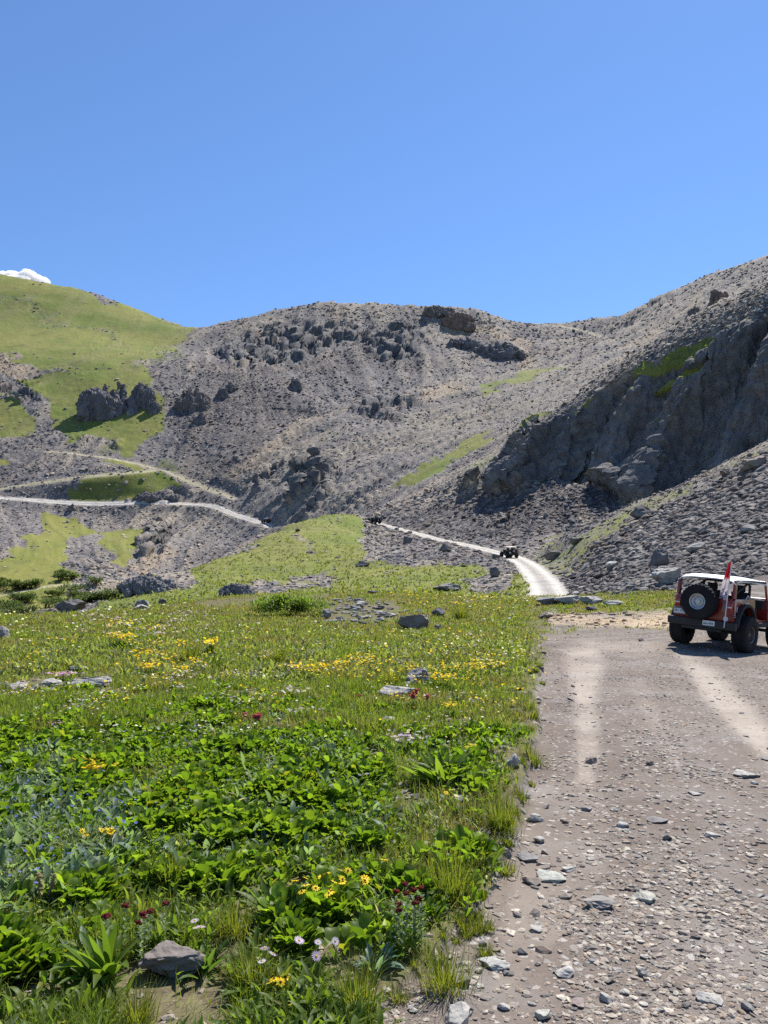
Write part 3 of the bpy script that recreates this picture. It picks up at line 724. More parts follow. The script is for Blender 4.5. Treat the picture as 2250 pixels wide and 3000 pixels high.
# single boulders: placed where they lie, own shape each
def boulder(px, py, w, h, label, seed, tone=(.2, .185, .17), y0=2.0, y1=1500., depth=.8, yaw=None, tilt=0., name='boulder', mat=None, sink=.18, group=None, cut=13, noise=.10, cat=None, jag=1.0):
    p = hit(px, py, y0, y1); s = p.y/F
    v, f = rock_base(4 if w > 60 else 3, seed, cut, noise, lo=.35*jag, hi=.8*jag)
    W_, H_ = w*s*.5, h*s*.5
    r = np.random.default_rng(seed)
    me = np_mesh(name, v*np.array([W_, W_*depth, H_*(1+sink)]), f, mat or M_ROCK, attrs={'col': np.tile(np.array(tone), (len(v), 1))*(1+.25*fbm(v[:, 0]*1.7, v[:, 1]*1.7, v[:, 2]*1.7+seed, 3))[:, None]})
    o = link(name, me, None, (p.x, p.y+W_*depth*.5, p.z+H_*(1-sink)))
    o.rotation_euler = (0, R(tilt), R(yaw if yaw is not None else r.uniform(-25, 25)))
    tag(o, label, cat or name, group)
    return o
DK = (.12, .112, .112); MD = (.21, .197, .187); PL = (.36, .34, .305); BR = (.20, .16, .13); TN = (.40, .31, .21)
for px, py, w, h, lab, tone, y0, y1 in [
 (1936, 1664, 62, 62, 'largest dark rounded boulder on the scree, up and left of the red vehicle', DK, 45, 110),
 (1922, 1690, 38, 34, 'dark blocky boulder just below the largest round one on the scree', DK, 45, 110),
 (1965, 1712, 95, 50, 'broad pale slab boulder at the foot of the scree left of the red vehicle', PL, 38, 110),
 (2040, 1618, 56, 34, 'pale broad boulder in the scree above the white roof of the red vehicle', PL, 45, 110),
 (1622, 1640, 54, 28, 'dark flat boulder on the slope just right of the track bend', DK, 60, 150),
 (1690, 1592, 66, 24, 'long dark rock ledge lying high on the slope right of the track', DK, 70, 180),
 (1878, 1514, 58, 36, 'dark block perched on the edge of the grassy spur under the cliff', DK, 70, 180),
 (1450, 1690, 32, 30, 'dark pointed block standing alone on the grass left of the track', DK, 60, 160),
 (1307, 1618, 38, 28, 'dark boulder at the lower edge of the track, halfway along it', DK, 60, 220),
 (1195, 1592, 34, 26, 'dark round boulder among the stones below the far end of the track', DK, 60, 220),
 (1455, 1640, 26, 20, 'small dark block touching the track beside the nearest off-road vehicle', DK, 60, 220),
 (1107, 1512, 26, 14, 'tan boulder on the bank directly behind the second off-road vehicle', TN, 180, 300),
 (1070, 1544, 14, 9, 'small dark rock on the grass in front of the second off-road vehicle', DK, 120, 260),
 (1060, 1660, 44, 20, 'dark low boulder on the green terrace left of the stone field', DK, 60, 200),
 (2150, 1700, 40, 30, 'grey angular boulder behind the parked red vehicle', MD, 38, 110),
 (2200, 1560, 50, 26, 'grey tilted boulder high in the scree at the picture edge', MD, 45, 130),
 (1800, 1665, 46, 26, 'pale grey boulder at the lower left corner of the boulder field', PL, 45, 130),
 (2215, 1378, 90, 50, 'brown block of bedrock on the crest of the grassy spur', BR, 80, 140),
 (2135, 1395, 50, 26, 'smaller brown block lower on the crest of the grassy spur', BR, 80, 140),
 (205, 1500, 22, 26, 'dark leaning rock just below the far track on the left', DK, 280, 380),
 (248, 1496, 14, 12, 'small pale rock just below the far track on the left', PL, 280, 380),
 (195, 1806, 96, 46, 'dark square boulder at the left brow of the meadow', (.13, .115, .11), 38, 62),
 (415, 1792, 46, 26, 'grey boulder on the grass right of the dark square one', MD, 50, 110),
 (472, 1798, 26, 18, 'dark small boulder beside the grey one at the left terrace edge', DK, 50, 110),
 (410, 1818, 56, 20, 'low pale rock at the top of the meadow, under the two terrace boulders', PL, 38, 60),
 (1318, 1732, 92, 26, 'flat grey ledge of rock on the grass below the stone field', MD, 50, 110),
 (1610, 1772, 84, 28, 'grey bedrock ledge at the foot of the track, leftmost of its row', MD, 36, 60),
 (1672, 1770, 92, 30, 'broad grey bedrock ledge in the middle of the row at the foot of the track', PL, 36, 60),
 (1738, 1768, 80, 24, 'pale bedrock ledge at the right end of the row below the track', PL, 36, 60),
 (1800, 1775, 60, 16, 'thin pale bedrock slab in the grass strip left of the red vehicle', PL, 30, 60),
 (1740, 1790, 44, 14, 'dark thin slab in the grass beside the tan dirt', DK, 30, 60),
 (1600, 1812, 52, 20, 'brown rubble block on the left end of the tan dirt', BR, 26, 50),
 (1210, 1846, 92, 46, 'large brown-grey boulder in the upper meadow, right of the rubble patch', BR, 20, 50),
 (957, 1812, 34, 30, 'grey upright stone at the left end of the rubble patch', MD, 20, 60),
 (1287, 1806, 46, 26, 'dark rock in tall grass right of the rubble patch', DK, 20, 60),
 (1282, 1846, 28, 16, 'thin grey slab leaning in the grass right of the large meadow boulder', MD, 20, 60),
 (1220, 2010, 84, 50, 'grey pointed boulder among yellow flowers in mid meadow', MD, 6, 24),
 (1158, 2050, 118, 42, 'pale flat slab lying in front of the grey pointed boulder', PL, 6, 24),
 (1135, 2122, 48, 26, 'pale grey stone below the flat slab in mid meadow', PL, 5, 20),
 (480, 2872, 215, 84, 'broad brown-grey rock beside bare soil at the bottom of the meadow', (.17, .145, .125), 2, 8),
 (1508, 2250, 44, 38, 'pale stone at the grass edge beside the road', PL, 4, 16),
 (130, 2026, 104, 34, 'pale layered slab in the left meadow with magenta flowers on it', PL, 8, 26),
 (35, 2024, 76, 24, 'pale layered slab at the left picture edge', PL, 8, 26),
 (262, 2012, 112, 26, 'broken pale slab right of the magenta flowers', PL, 8, 26),
 (236, 1966, 80, 16, 'low grey slab higher up in the left meadow', MD, 10, 30),
 (6, 1874, 46, 40, 'dark grey rock at the left picture edge near the brow', MD, 18, 40),
 (1075, 2010, 30, 12, 'grey half-buried stone left of the grey pointed boulder', MD, 6, 24),
]:
    boulder(px, py, w, h, lab, int(px*7+py), tone, y0, y1, mat=M_SCREE if y0 >= 38 else M_ROCK)
# rubble patch in the meadow
rr = np.random.default_rng(5)
for k in range(110):
    px = 1060+rr.normal(0, 62); py = 1790+rr.normal(0, 20)+(px-1060)*.05
    w = rr.uniform(12, 34)
    boulder(px, py, w, w*rr.uniform(.22, .42), 'grey angular stone in the rubble patch beside the green shrub', 900+k, [DK, DK, MD, MD, PL][k % 5], 25, 60, group='stones of the meadow rubble patch', name='stone')
# stones lying on the road that stand out

for px, py, w, h, lab, tone in [
 (1735, 2238, 40, 26, 'brown-grey stone far up the road, left of its middle', BR), (1905, 2243, 28, 18, 'small brown stone far up the road, right of its middle', BR),
 (1537, 2338, 44, 18, 'flat grey stone at the grass edge below the pale edge stone', MD), (1569, 2408, 56, 30, 'pale blocky stone where the long grass tuft meets the road', PL),
 (1722, 2376, 34, 18, 'dark grey stone with a pale end in mid road', MD), (1657, 2412, 22, 14, 'small pinkish stone left of mid road', BR),
 (1823, 2424, 42, 20, 'pale flat stone beside the gravel strip in mid road', PL), (1955, 2462, 30, 22, 'small black stone on the right half of the road', DK),
 (1584, 2470, 38, 22, 'pale stone near the road edge below the blocky one', PL), (1545, 2524, 62, 24, 'grey slab half buried at the road edge', MD),
 (1559, 2592, 60, 26, 'brown stone with pale corner at the road edge', BR), (1623, 2582, 88, 26, 'large cream stone flush with the road surface', (.42, .39, .33)),
 (1667, 2554, 46, 14, 'grey-white flat stone just behind the large cream one', PL), (1764, 2662, 96, 34, 'long narrow slab lying aslant on the road', (.24, .22, .20)),
 (1896, 2642, 70, 24, 'long cream stone right of the narrow aslant slab', (.40, .37, .31)), (1576, 2730, 42, 18, 'small pale stone left of the aslant slab', PL),
 (1450, 2838, 92, 26, 'pale weathered slab at the road edge by the last grass tuft', (.38, .37, .34)), (1487, 2858, 26, 16, 'dark stone at the right end of the weathered slab', DK),
 (1532, 2797, 26, 20, 'dark round stone above the weathered slab on the road', DK), (1362, 2890, 46, 34, 'grey rounded stone on the soil below the weathered slab', MD),
 (1325, 2982, 28, 20, 'small dark stone at the bottom edge near the grass', DK), (1660, 2862, 56, 28, 'pale oval stone in the lower road', (.38, .36, .33)),
 (1888, 2862, 40, 34, 'cream rounded stone standing in the gravel strip', (.38, .34, .28)), (1779, 2938, 42, 26, 'pale angular stone near the bottom of the road', PL),
 (2040, 2750, 30, 20, 'brown dark stone in the right half of the road', BR), (2091, 2942, 80, 22, 'long pale flat stone near the bottom right corner', PL),
 (2193, 2962, 44, 26, 'grey stone at the bottom right corner', MD), (1701, 2950, 48, 24, 'pinkish flat stone at the bottom of the road', (.30, .24, .21)),
 (2193, 2278, 80, 20, 'long pale slab by the right picture edge of the road', PL), (2040, 2330, 40, 10, 'thin pale stone in the upper right of the road', PL),
 (2088, 2454, 50, 16, 'pale flat stone on the right of the road', PL), (1932, 2410, 60, 18, 'pair-like grey stone beside the black one on the road', MD),
 (1415, 2772, 24, 18, 'black stone on the soil beside the grass', DK), (1480, 2960, 40, 20, 'pale grey stone left in the lower road', PL),
 (1595, 2990, 60, 30, 'cream stone cut by the bottom of the picture', (.40, .37, .32)), (1345, 3010, 90, 60, 'large pale stone at the very bottom beside the grass', PL),
 (1880, 1878, 22, 12, 'single grey stone at the far end of the road', MD), (2250, 2230, 40, 16, 'grey flat stone at the right picture edge', MD),
]:
    boulder(px, py, w, h*.7, lab, int(px*3+py), tuple(min(.36, .92*q+.01) for q in tone), 2, 40, name='stone', mat=M_PEB, sink=.3, noise=.07, depth=.9, cut=15, tilt=5)
for k in range(110):
    py = 1900+1080*rr.random()**.7; lo = np.interp(py, [1900, 2200, 2500, 2800, 3000], [1610, 1575, 1520, 1330, 1180])
    px = rr.uniform(lo, 2240); w = rr.uniform(14, 30)*(.5+.6*(py-1800)/1200)
    boulder(px, py, w, w*rr.uniform(.2, .38), 'loose hand-sized stone on the gravel road', 2000+k, [MD, PL, PL, (.15, .13, .12), (.42, .39, .34)][k % 5], 2, 40, name='stone', mat=M_PEB, sink=.3, group='loose stones on the gravel road', depth=.8)

# crags that stand out of the far slopes: ribbed blocks with a ragged top
M_CRAG = rock_material('crag_rock', .35, .55)
def crag(px0, px1, ptop, pbot, y, label, tone, seed, lean=.25, rag=.25, depth=.8, name='rock_outcrop', y0=200, y1=1200):
    """a ragged block of bedrock: leaning columns of different height, fused and weathered"""
    base = hit((px0+px1)/2, pbot, y0, y1); s = base.y/F; r = np.random.default_rng(seed)
    Wd, Ht = (px1-px0)*s, (pbot-ptop)*s
    n = int(np.clip((px1-px0)/11, 5, 18)); V, Fc, off = [], [], 0
    for k in range(n):
        u = (k+.5)/n*2-1+r.normal(0, .08); v = r.uniform(-.35, .35)
        h = Ht*(1.0-rag*abs(u)**1.5*1.3-rag*r.random()*.9)*(1.0 if v > -.1 else r.uniform(.45, .85))
        w = Wd/n*r.uniform(1.0, 1.7)
        bv, bf = rock_base(3, seed*31+k, 10, lo=.34, hi=.68)
        q = bv*np.array([w, w*r.uniform(.8, 1.4), h*.80])
        q[:, 2] += h*.30
        q[:, 0] += u*Wd*.40+lean*.25*q[:, 2]; q[:, 1] += v*Wd*depth*.5+q[:, 2]*.30
        V.append(q); Fc.append(bf+off); off += len(q)
    q = rock_base(3, seed, 10)[0]*np.array([Wd*.5, Wd*.36*depth, Ht*.6]); q[:, 2] += Ht*.12; q[:, 1] += Wd*.1; V.append(q); Fc.append(ICO[3][1]+off)
    tmp = link('tmp_crag', np_mesh('tmp_crag', np.concatenate(V), np.concatenate(Fc)))
    md = tmp.modifiers.new('r', 'REMESH'); md.mode = 'VOXEL'; md.voxel_size = max(Wd/64, Ht/60); md.adaptivity = 0
    ev = tmp.evaluated_get(bpy.context.evaluated_depsgraph_get()).to_mesh()
    ev.calc_loop_triangles()
    vv = np.empty(len(ev.vertices)*3, np.float32); ev.vertices.foreach_get('co', vv); vv = vv.reshape(-1, 3).astype(float)
    nr_ = np.empty(len(vv)*3, np.float32); ev.vertices.foreach_get('normal', nr_); nr_ = nr_.reshape(-1, 3)
    ff = np.array([p_.vertices[:] for p_ in ev.polygons if len(p_.vertices) == 4], np.int32)
    old = tmp.data; bpy.data.objects.remove(tmp); bpy.data.meshes.remove(old)
    rx = Wd/9
    am = Wd*.030*(1.2*(1-2*np.abs(pn(vv[:, 0]/rx+seed, vv[:, 1]/rx, vv[:, 2]/(rx*3))))+.9*fbm(vv[:, 0]/rx*2.5, vv[:, 1]/rx*2.5, vv[:, 2]/rx*1.3+seed, 4, .6))
    vv += nr_*am[:, None]
    c = np.array(tone)*(1+.35*fbm(vv[:, 0]/6, vv[:, 1]/6, vv[:, 2]/18, 3))[:, None]
    o = link(name, np_mesh(name, vv, ff, M_CRAG, attrs={'col': c}), None, (base.x, base.y+Wd*depth*.12, base.z))
    o.rotation_euler = (0, 0, -math.atan2(base.x, base.y))
    return tag(o, label, 'rock outcrop')
CB = (.135, .125, .13); CR = (.20, .14, .105)
for a in [
 (222, 400, 1098, 1222, 420, 'biggest dark ribbed crag below the green hill', CB, 3, .3, .22),
 (372, 452, 1096, 1196, 430, 'narrow dark crag touching the right side of the biggest crag', CB, 4, .2, .3),
 (428, 470, 1160, 1210, 420, 'small pointed crag on grass below the narrow dark crag', CB, 5, .0, .4),
 (505, 615, 1118, 1200, 440, 'square brown-grey crag on bare scree right of the grass', (.165, .14, .125), 6, .1, .18),
 (566, 602, 1190, 1240, 425, 'small dark rock tooth below the square crag', CB, 7, .0, .4),
 (634, 668, 1124, 1165, 450, 'little dark crag right of the square crag', CB, 8, .0, .35),
 (660, 690, 1112, 1145, 460, 'farthest right of the little crags beside the square one', CB, 9, .0, .35),
 (845, 884, 1094, 1142, 480, 'lone dark rock tooth in the middle of the scree bowl', CB, 10, .0, .35),
 (1236, 1330, 880, 925, 640, 'left half of the rusty crag on the summit ridge', (.17, .14, .12), 11, .0, .35),
 (1295, 1392, 886, 966, 640, 'rusty brown right half of the crag on the summit ridge', CR, 12, .2, .25),
 (1300, 1420, 978, 1020, 590, 'left end of the dark cliff band under the summit crag', CB, 13, .0, .25),
 (1385, 1545, 985, 1048, 585, 'right end of the dark cliff band under the summit crag', CB, 14, .0, .15),
 (2084, 2134, 828, 908, 480, 'rust brown pinnacle standing on the right-hand ridge', CR, 15, .1, .15),
 (2020, 2052, 890, 925, 500, 'low brown crag left of the rust brown pinnacle', (.17, .14, .12), 16, .0, .3),
 (345, 520, 1672, 1738, 100, 'dark grey crag at the head of the grassy terrace', (.15, .145, .15), 17, .2, .3),
 (640, 740, 1705, 1745, 75, 'dark low outcrop in the middle of the grassy terrace', (.15, .145, .15), 18, .2, .3),
 (385, 520, 1434, 1464, 336, 'dark rock cutting directly above the far track', CB, 19, .0, .3),
]:
    crag(*a[:5], *a[5:], y0=50 if a[4] < 150 else (332 if a[4] == 336 else 200))
# ------------------------------------------------------------------ meadow plants
def leaf_material(name, rough=.42, trans=.5, spec=.45):
    t = NT(name); c = t.attr('col', 'Color')
    b = t.pbsdf(c, rough, spec=spec)
    tr = t.n('ShaderNodeBsdfTranslucent'); g = t.mix(1.0, c, (1.55, 1.6, .75), 'MULTIPLY'); t.l(g, tr.inputs['Color'])
    mx = t.n('ShaderNodeMixShader'); mx.inputs[0].default_value = trans
    t.l(b, mx.inputs[1]); t.l(tr.outputs[0], mx.inputs[2])
    return t.done(mx.outputs[0])
M_LEAF = leaf_material('leaf', .5, .55, .3); M_GRASS = leaf_material('grass_blade', .6, .5, .2); M_PETAL = leaf_material('petal', .7, .35, .1)
def strip(nseg, wprof, bend, fold=0.0, cup=0.0, wave=0.0):
    """a leaf growing up z and bending over to +y, length 1; two half blades with a fold along the midrib"""
    t = np.linspace(0, 1, nseg+1); ang = bend*t
    dy = np.concatenate([[0], np.cumsum(np.sin((ang[1:]+ang[:-1])/2))/nseg]); dz = np.concatenate([[0], np.cumsum(np.cos((ang[1:]+ang[:-1])/2))/nseg])
    w = wprof(t)*.5
    nrm = np.stack([np.zeros_like(t), -np.cos(ang), np.sin(ang)], -1)
    mid = np.stack([np.zeros_like(t), dy, dz], -1)
    lift = (w*fold+wave*np.sin(t*9))[:, None]*-nrm*-1
    L = mid+np.stack([-w, 0*w, 0*w], -1)+lift; Rr = mid+np.stack([w, 0*w, 0*w], -1)+lift*np.where(wave, .6, 1)
    v = np.stack([L, mid, Rr], 1).reshape(-1, 3)
    f = []
    for i in range(nseg):
        a = i*3; f += [(a, a+1, a+4, a+3), (a+1, a+2, a+5, a+4)]
    return v, np.array(f)
def blade(nseg, bend, w):
    t = np.linspace(0, 1, nseg+1); ang = bend*t**1.3
    dy = np.concatenate([[0], np.cumsum(np.sin((ang[1:]+ang[:-1])/2))/nseg]); dz = np.concatenate([[0], np.cumsum(np.cos((ang[1:]+ang[:-1])/2))/nseg])
    ww = w*.5*(1-t**1.6)[:-1]
    v = []
    for i in range(nseg): v += [(-ww[i], dy[i], dz[i]), (ww[i], dy[i], dz[i])]
    v.append((0, dy[-1], dz[-1]))
    f = [(2*i, 2*i+1, 2*i+3, 2*i+2) for i in range(nseg-1)]
    return np.array(v), [np.array(f).reshape(-1, 4), np.array([(2*nseg-2, 2*nseg-1, 2*nseg)])]
def spoon(t):
    return np.where(t < .28, .07+.1*t, .80*np.sqrt(np.clip(1-((t-.64)/.365)**2, .0, 1))+.02)
BROAD = [strip(8, spoon, b, f, wave=wv) for b, f, wv in [(.35, .45, .02), (.6, .55, .05), (1.0, .4, .06), (.15, .6, .03), (1.4, .3, .05), (.4, .25, .07)]]
LANCE = [strip(6, lambda t: .24*np.sin(np.pi*np.clip(t*.95+.05, 0, 1)**.75)**.9, b, f) for b, f in [(.4, .5), (.8, .45), (1.2, .4), (.2, .6), (1.6, .3)]]
BLADES = [blade(3, b, 1.0) for b in (.15, .45, .8, 1.2, 1.7)]
def leaf_set(pos, yaw, tilt, length, width, which, bases):
    Rm = rotz(yaw)@rotx(-tilt)
    sc = np.stack([width, length, length], -1)
    return merge(bases, which, Rm, sc, pos)
def ramp(n, r, a, b, jit=.18):
    t = r.random(n)[:, None]; c = np.array(a)*(1-t)+np.array(b)*t
    return c*r.uniform(1-jit, 1+jit, (n, 1))

# --- sample points of the meadow, even over the picture
meadow = (Yv < 60)*(Yv > 2.2)*(1-np.clip(road*1.35, 0, 1))*((PX0 < 1640)+(PX0 >= 1640)*np.clip(grass+nearness*(PY0 < 1860)*.3, 0, 1))*np.clip(1-tan*1.1, .03, 1)
bald = fbm(Xv/.9, Yv/.9, 6.0, 3)
bare_poly = np.zeros(Xv.shape)
for poly in ([(330,2860),(560,2840),(690,2740),(690,2640),(770,2640),(770,2800),(680,2960),(700,3150),(310,3150),(330,2950)], [(830,2600),(900,2590),(940,2680),(850,2680)], [(1060,2220),(1160,2240),(1120,2300),(1050,2290)], [(1440,2450),(1560,2450),(1540,2580),(1450,2560)],
             [(960,1760),(1160,1755),(1200,1810),(1100,1830),(940,1830)], [(40,1990),(330,1985),(330,2040),(40,2040)], [(570,1760),(960,1735),(960,1750),(600,1790)]):
    bare_poly = np.maximum(bare_poly, pmask(poly, PX0, PY0, Yv, 2, 60, 18))
verge = sstep(-5, -120, SDR+45*fbm(Xv/.6, Yv/.6, 31.0, 3)*np.clip((PY0-1800)/500, .2, 1))
growth = meadow*(1-bare_poly*.985)*np.where(PX0 < 1640, .06+.94*verge, 1)*np.where(bald > .42, .12, 1.0)
lush_edge = 18*fbm(Xv/.5, Yv/.5, 1.0, 3)
LEAFY = [([(-800,2150),(150,2165),(420,2130),(640,2090),(860,2150),(1010,2190),(1120,2260),(1130,2420),(1060,2520),(820,2540),(700,2560),(560,2620),(420,2640),(280,2700),(160,2780),(0,2830),(-800,2800)], 1.0),
         ([(1240,2230),(1400,2190),(1440,2290),(1430,2400),(1290,2330)], .55), ([(860,2620),(1150,2560),(1260,2680),(1230,2850),(1000,2900),(830,2780)], .35), ([(-600,2780),(150,2740),(250,2830),(150,2960),(0,3050),(-600,3050)], .9)]
leafy = np.zeros(Xv.shape)
for poly, st in LEAFY: leafy = np.maximum(leafy, st*pmask(poly, PX0+4*lush_edge, PY0+3*lush_edge, Yv, 2, 20, 70))
leafy = np.maximum(leafy, .35*sstep(.25, .6, fbm(Xv/1.1, Yv/1.1, 41.0, 3))*(Yv < 13)*(PY0 < 2720))
blue = pmask([(-800,2330),(200,2330),(420,2480),(300,2640),(80,2740),(-800,2760)], PX0+3*lush_edge, PY0+2*lush_edge, Yv, 2, 20, 60)

# --- grass
def grass_field():
    r = np.random.default_rng(31); Vs, Cs, F4, F3, off = [], [], [], [], 0
    clump = .35+.65*sstep(-.3, .35, fbm(Xv/.55, Yv/.55, 3.0, 3))
    for seed, n, ok, h0, h1, wpx, wmin in [
        (41, 120000, growth*clump*(1-.35*leafy)*(Yv < 9), .06, .24, .75, .0028), (42, 150000, growth*clump*(1-.5*leafy)*(Yv >= 8)*(Yv < 24), .10, .32, .8, .004),
        (43, 110000, growth*(.4+.6*clump)*(Yv >= 22), .14, .34, .85, .01)]:
        pos, (i, j), rr_ = rnd_cells(n, ok, seed); n = len(pos)
        tall = np.clip(.55+.45*fbm(pos[:, 0]/1.3, pos[:, 1]/1.3, 2.0, 3), .2, 1.2)
        ln = (h0+(h1-h0)*rr_.random(n)**1.6)*tall
        w = np.maximum(wpx*pos[:, 1]/739, wmin)*rr_.uniform(.7, 1.3, n)
        V, Fc, I = leaf_set(pos-np.array([0, 0, .01]), rr_.uniform(0, 6.28, n), np.abs(rr_.normal(.12, .25, n)), ln, w, rr_.integers(0, 5, n), BLADES)
        dry = sstep(-.15, .45, fbm(pos[:, 0]/2.2, pos[:, 1]/2.2, 7.0, 3)+.25*rr_.normal(size=n)+.012*(pos[:, 1]-14).clip(-10, 25))[:, None]
        c = ramp(n, rr_, (.10, .155, .018), (.19, .225, .035))*(1-dry*.75)+ramp(n, rr_, (.26, .215, .085), (.15, .11, .055))*dry*.75
        Vs.append(V); Cs.append(c[I])
        for g in Fc: (F3 if g.shape[1] == 3 else F4).append(g+off)
        off += len(V)
    return tag(link('grass', np_mesh('grass', np.concatenate(Vs), [np.concatenate(F3), np.concatenate(F4)], M_GRASS, attrs={'col': np.concatenate(Cs)})), kind='stuff')
grass_field()

# --- broad-leaved herbs as a carpet
def leaf_carpet(name, n_pl, ok, seed, per, length, ratio, bases, c0, c1, tilt=(.15, 1.15), mat=M_LEAF, spread=.07, clump=False):
    pos, (i, j), r = rnd_cells(n_pl, ok, seed); n_pl = len(pos)
    k = r.integers(per[0], per[1]+1, n_pl); pid = np.repeat(np.arange(n_pl), k); n = len(pid)
    size = r.uniform(.65, 1.25, n_pl)
    if clump: size = size*(.75+.5*sstep(-.1, .5, CLMP[i, j])); pos[:, 2] += .05*sstep(-.05, .5, CLMP[i, j])*r.random(n_pl)
    size = size[pid]
    yaw = r.uniform(0, 6.28, n); rad = spread*np.sqrt(r.random(n))*size
    p = pos[pid]+np.stack([np.cos(yaw)*rad, np.sin(yaw)*rad, r.uniform(0, .08, n)*size*(1-rad/spread/1.3)], -1)
    ln = length*size*r.uniform(.6, 1.2, n)
    V, Fc, I = leaf_set(p, yaw-math.pi/2+r.normal(0, .5, n), r.uniform(tilt[0], tilt[1], n), ln, ln*r.uniform(.75, 1.2, n)*ratio, r.integers(0, len(bases), n), bases)
    c = ramp(n, r, c0, c1)*r.uniform(.75, 1.25, n_pl)[pid][:, None]; odd = (r.random(n) < .05)[:, None]; c = c*(1-odd)+c*np.array([1.55, 1.1, 1.2])*odd
    return tag(link(name, np_mesh(name, V, Fc, mat, smooth=True, attrs={'col': c[I]})), kind='stuff')
CLMP = fbm(Xv/.42, Yv/.42, 21.0, 2)
leaf_carpet('leafy_ground_cover', 11500, growth*leafy*(1-.85*blue)*(.16+.84*sstep(-.2, .2, CLMP)), 51, (8, 14), .060, .85, BROAD, (.075, .14, .012), (.165, .235, .022), tilt=(.0, .6), spread=.05, clump=True)
leaf_carpet('bluebell_leaves', 2600, growth*np.maximum(blue, leafy*.12)*(.3+.7*leafy), 52, (9, 15), .10, 1.25, LANCE, (.10, .155, .085), (.17, .23, .15), tilt=(.2, 1.2))
leaf_carpet('meadow_herbs', 3600, growth*(1-.3*leafy)*(Yv < 16), 53, (5, 10), .075, 1.1, LANCE, (.075, .13, .015), (.14, .19, .035), tilt=(.1, .9))
leaf_carpet('far_meadow_herbs', 4200, growth*(Yv >= 13), 54, (4, 8), .15, 1.25, LANCE, (.09, .13, .025), (.20, .22, .08), tilt=(.1, .9), spread=.16)
leaf_carpet('silver_herbs', 420, growth*(fbm(Xv/1.4, Yv/1.4, 11.0, 3) > .25)*(Yv < 22), 55, (10, 18), .055, 1.0, LANCE, (.19, .22, .15), (.30, .32, .24), tilt=(.1, .8), spread=.06)
leaf_carpet('terrace_tufts', 5000, (grass > .5)*(Yv > 60)*(Yv < 210), 56, (3, 5), .32, 2.0, LANCE, (.08, .105, .02), (.15, .17, .045), tilt=(.1, .9), spread=.3)

# --- flowers
def daisy(npet, inner, wp, cup):
    v = []; f = []
    for k in range(npet):
        a = 2*math.pi*k/npet; c, s = math.cos(a), math.sin(a)
        for rr_, ww, zz in ((inner, .35, 0), (.65, 1, cup*.6), (1.0, .45, cup)):
            for sg in (-1, 1): v.append((c*rr_-s*sg*wp*ww*.5, s*rr_+c*sg*wp*ww*.5, zz))
        b = k*6; f += [(b, b+1, b+3, b+2), (b+2, b+3, b+5, b+4)]
    return np.array(v), np.array(f)
def dome(rad, h, n=8):
    v = [(0, 0, h)]; f3 = []; f4 = []
    for rr_, zz in ((.6*rad, h*.8), (rad, .1*h)):
        for k in range(n): v.append((rr_*math.cos(2*math.pi*k/n), rr_*math.sin(2*math.pi*k/n), zz))
    for k in range(n):
        f4.append((1+k, 1+n+k, 1+n+(k+1) % n, 1+(k+1) % n)); f3.append((0, 1+k, 1+(k+1) % n))
    return np.array(v), [np.array(f3), np.array(f4)]
PET = {'yellow': daisy(9, .18, .34, -.12), 'aster': daisy(16, .25, .17, .05), 'tiny': daisy(6, .05, .75, .15)}
STEM = blade(3, .25, 1.0)
def flower_parts(pos, head, h, size, kind, r, c0, c1, centre, lean=.25):
    """pos: stem feet (n,3); returns verts, faces, colours of stems, petals and centres"""
    n = len(pos); yaw = r.uniform(0, 6.28, n); tl = np.abs(r.normal(0, lean, n))
    Rm = rotz(yaw)@rotx(-tl)
    tipb = STEM[0][-1]
    Vs, F3, F4, Cs, off = [], [], [], [], 0
    def add(V, Fc, I, c):
        nonlocal off
        Vs.append(V); Cs.append(c[I])
        for g in (Fc if isinstance(Fc, list) else [Fc]): (F3 if g.shape[1] == 3 else F4).append(g+off)
        off += len(V)
    sw = np.maximum(.0035, .5*pos[:, 1]/739) if h is not None else None
    sc = np.stack([sw, h, h], -1)
    add(*merge([STEM], np.zeros(n, int), Rm, sc, pos), ramp(n, r, (.09, .12, .03), (.13, .15, .05)))
    tip = pos+np.einsum('nij,nj->ni', Rm, tipb[None]*sc)
    Rh = rotz(r.uniform(0, 6.28, n))@rotx(r.normal(.25, .4, n))
    s3 = np.repeat(size[:, None], 3, 1)*.5
    add(*merge([PET[kind]], np.zeros(n, int), Rh, s3, tip), ramp(n, r, c0, c1))
    add(*merge([dome(.28 if kind != 'tiny' else .15, .22)], np.zeros(n, int), Rh, s3, tip), np.tile(np.array(centre), (n, 1)))
    return np.concatenate(Vs), [np.concatenate(F3), np.concatenate(F4)], np.concatenate(Cs)
YEL = ((.80, .52, .02), (.85, .63, .05)); LIL = ((.55, .42, .66), (.74, .66, .80)); WHT = ((.72, .70, .62), (.8, .78, .72)); MAG = ((.55, .25, .55), (.62, .36, .66))
def flower_field(name, n, ok, seed, h, size, kind, cc, centre, pxs=2.3):
    pos, (i, j), r = rnd_cells(n, ok, seed); n = len(pos)
    sz = np.maximum(size, pxs*pos[:, 1]/739)*r.uniform(.7, 1.25, n)
    V, Fc, C = flower_parts(pos, None, r.uniform(*h, n), sz, kind, r, *cc, centre)
    return tag(link(name, np_mesh(name, V, Fc, M_PETAL, attrs={'col': C})), kind='stuff')
def spots(polys, soft=25):
    m_ = np.zeros(Xv.shape)
    for poly, st in polys: m_ = np.maximum(m_, st*pmask(poly, PX0, PY0, Yv, 2, 62, soft))
    return m_*growth*(.05+sstep(.1, .6, fbm(Xv/1.0, Yv/1.0, 15.0, 3)))
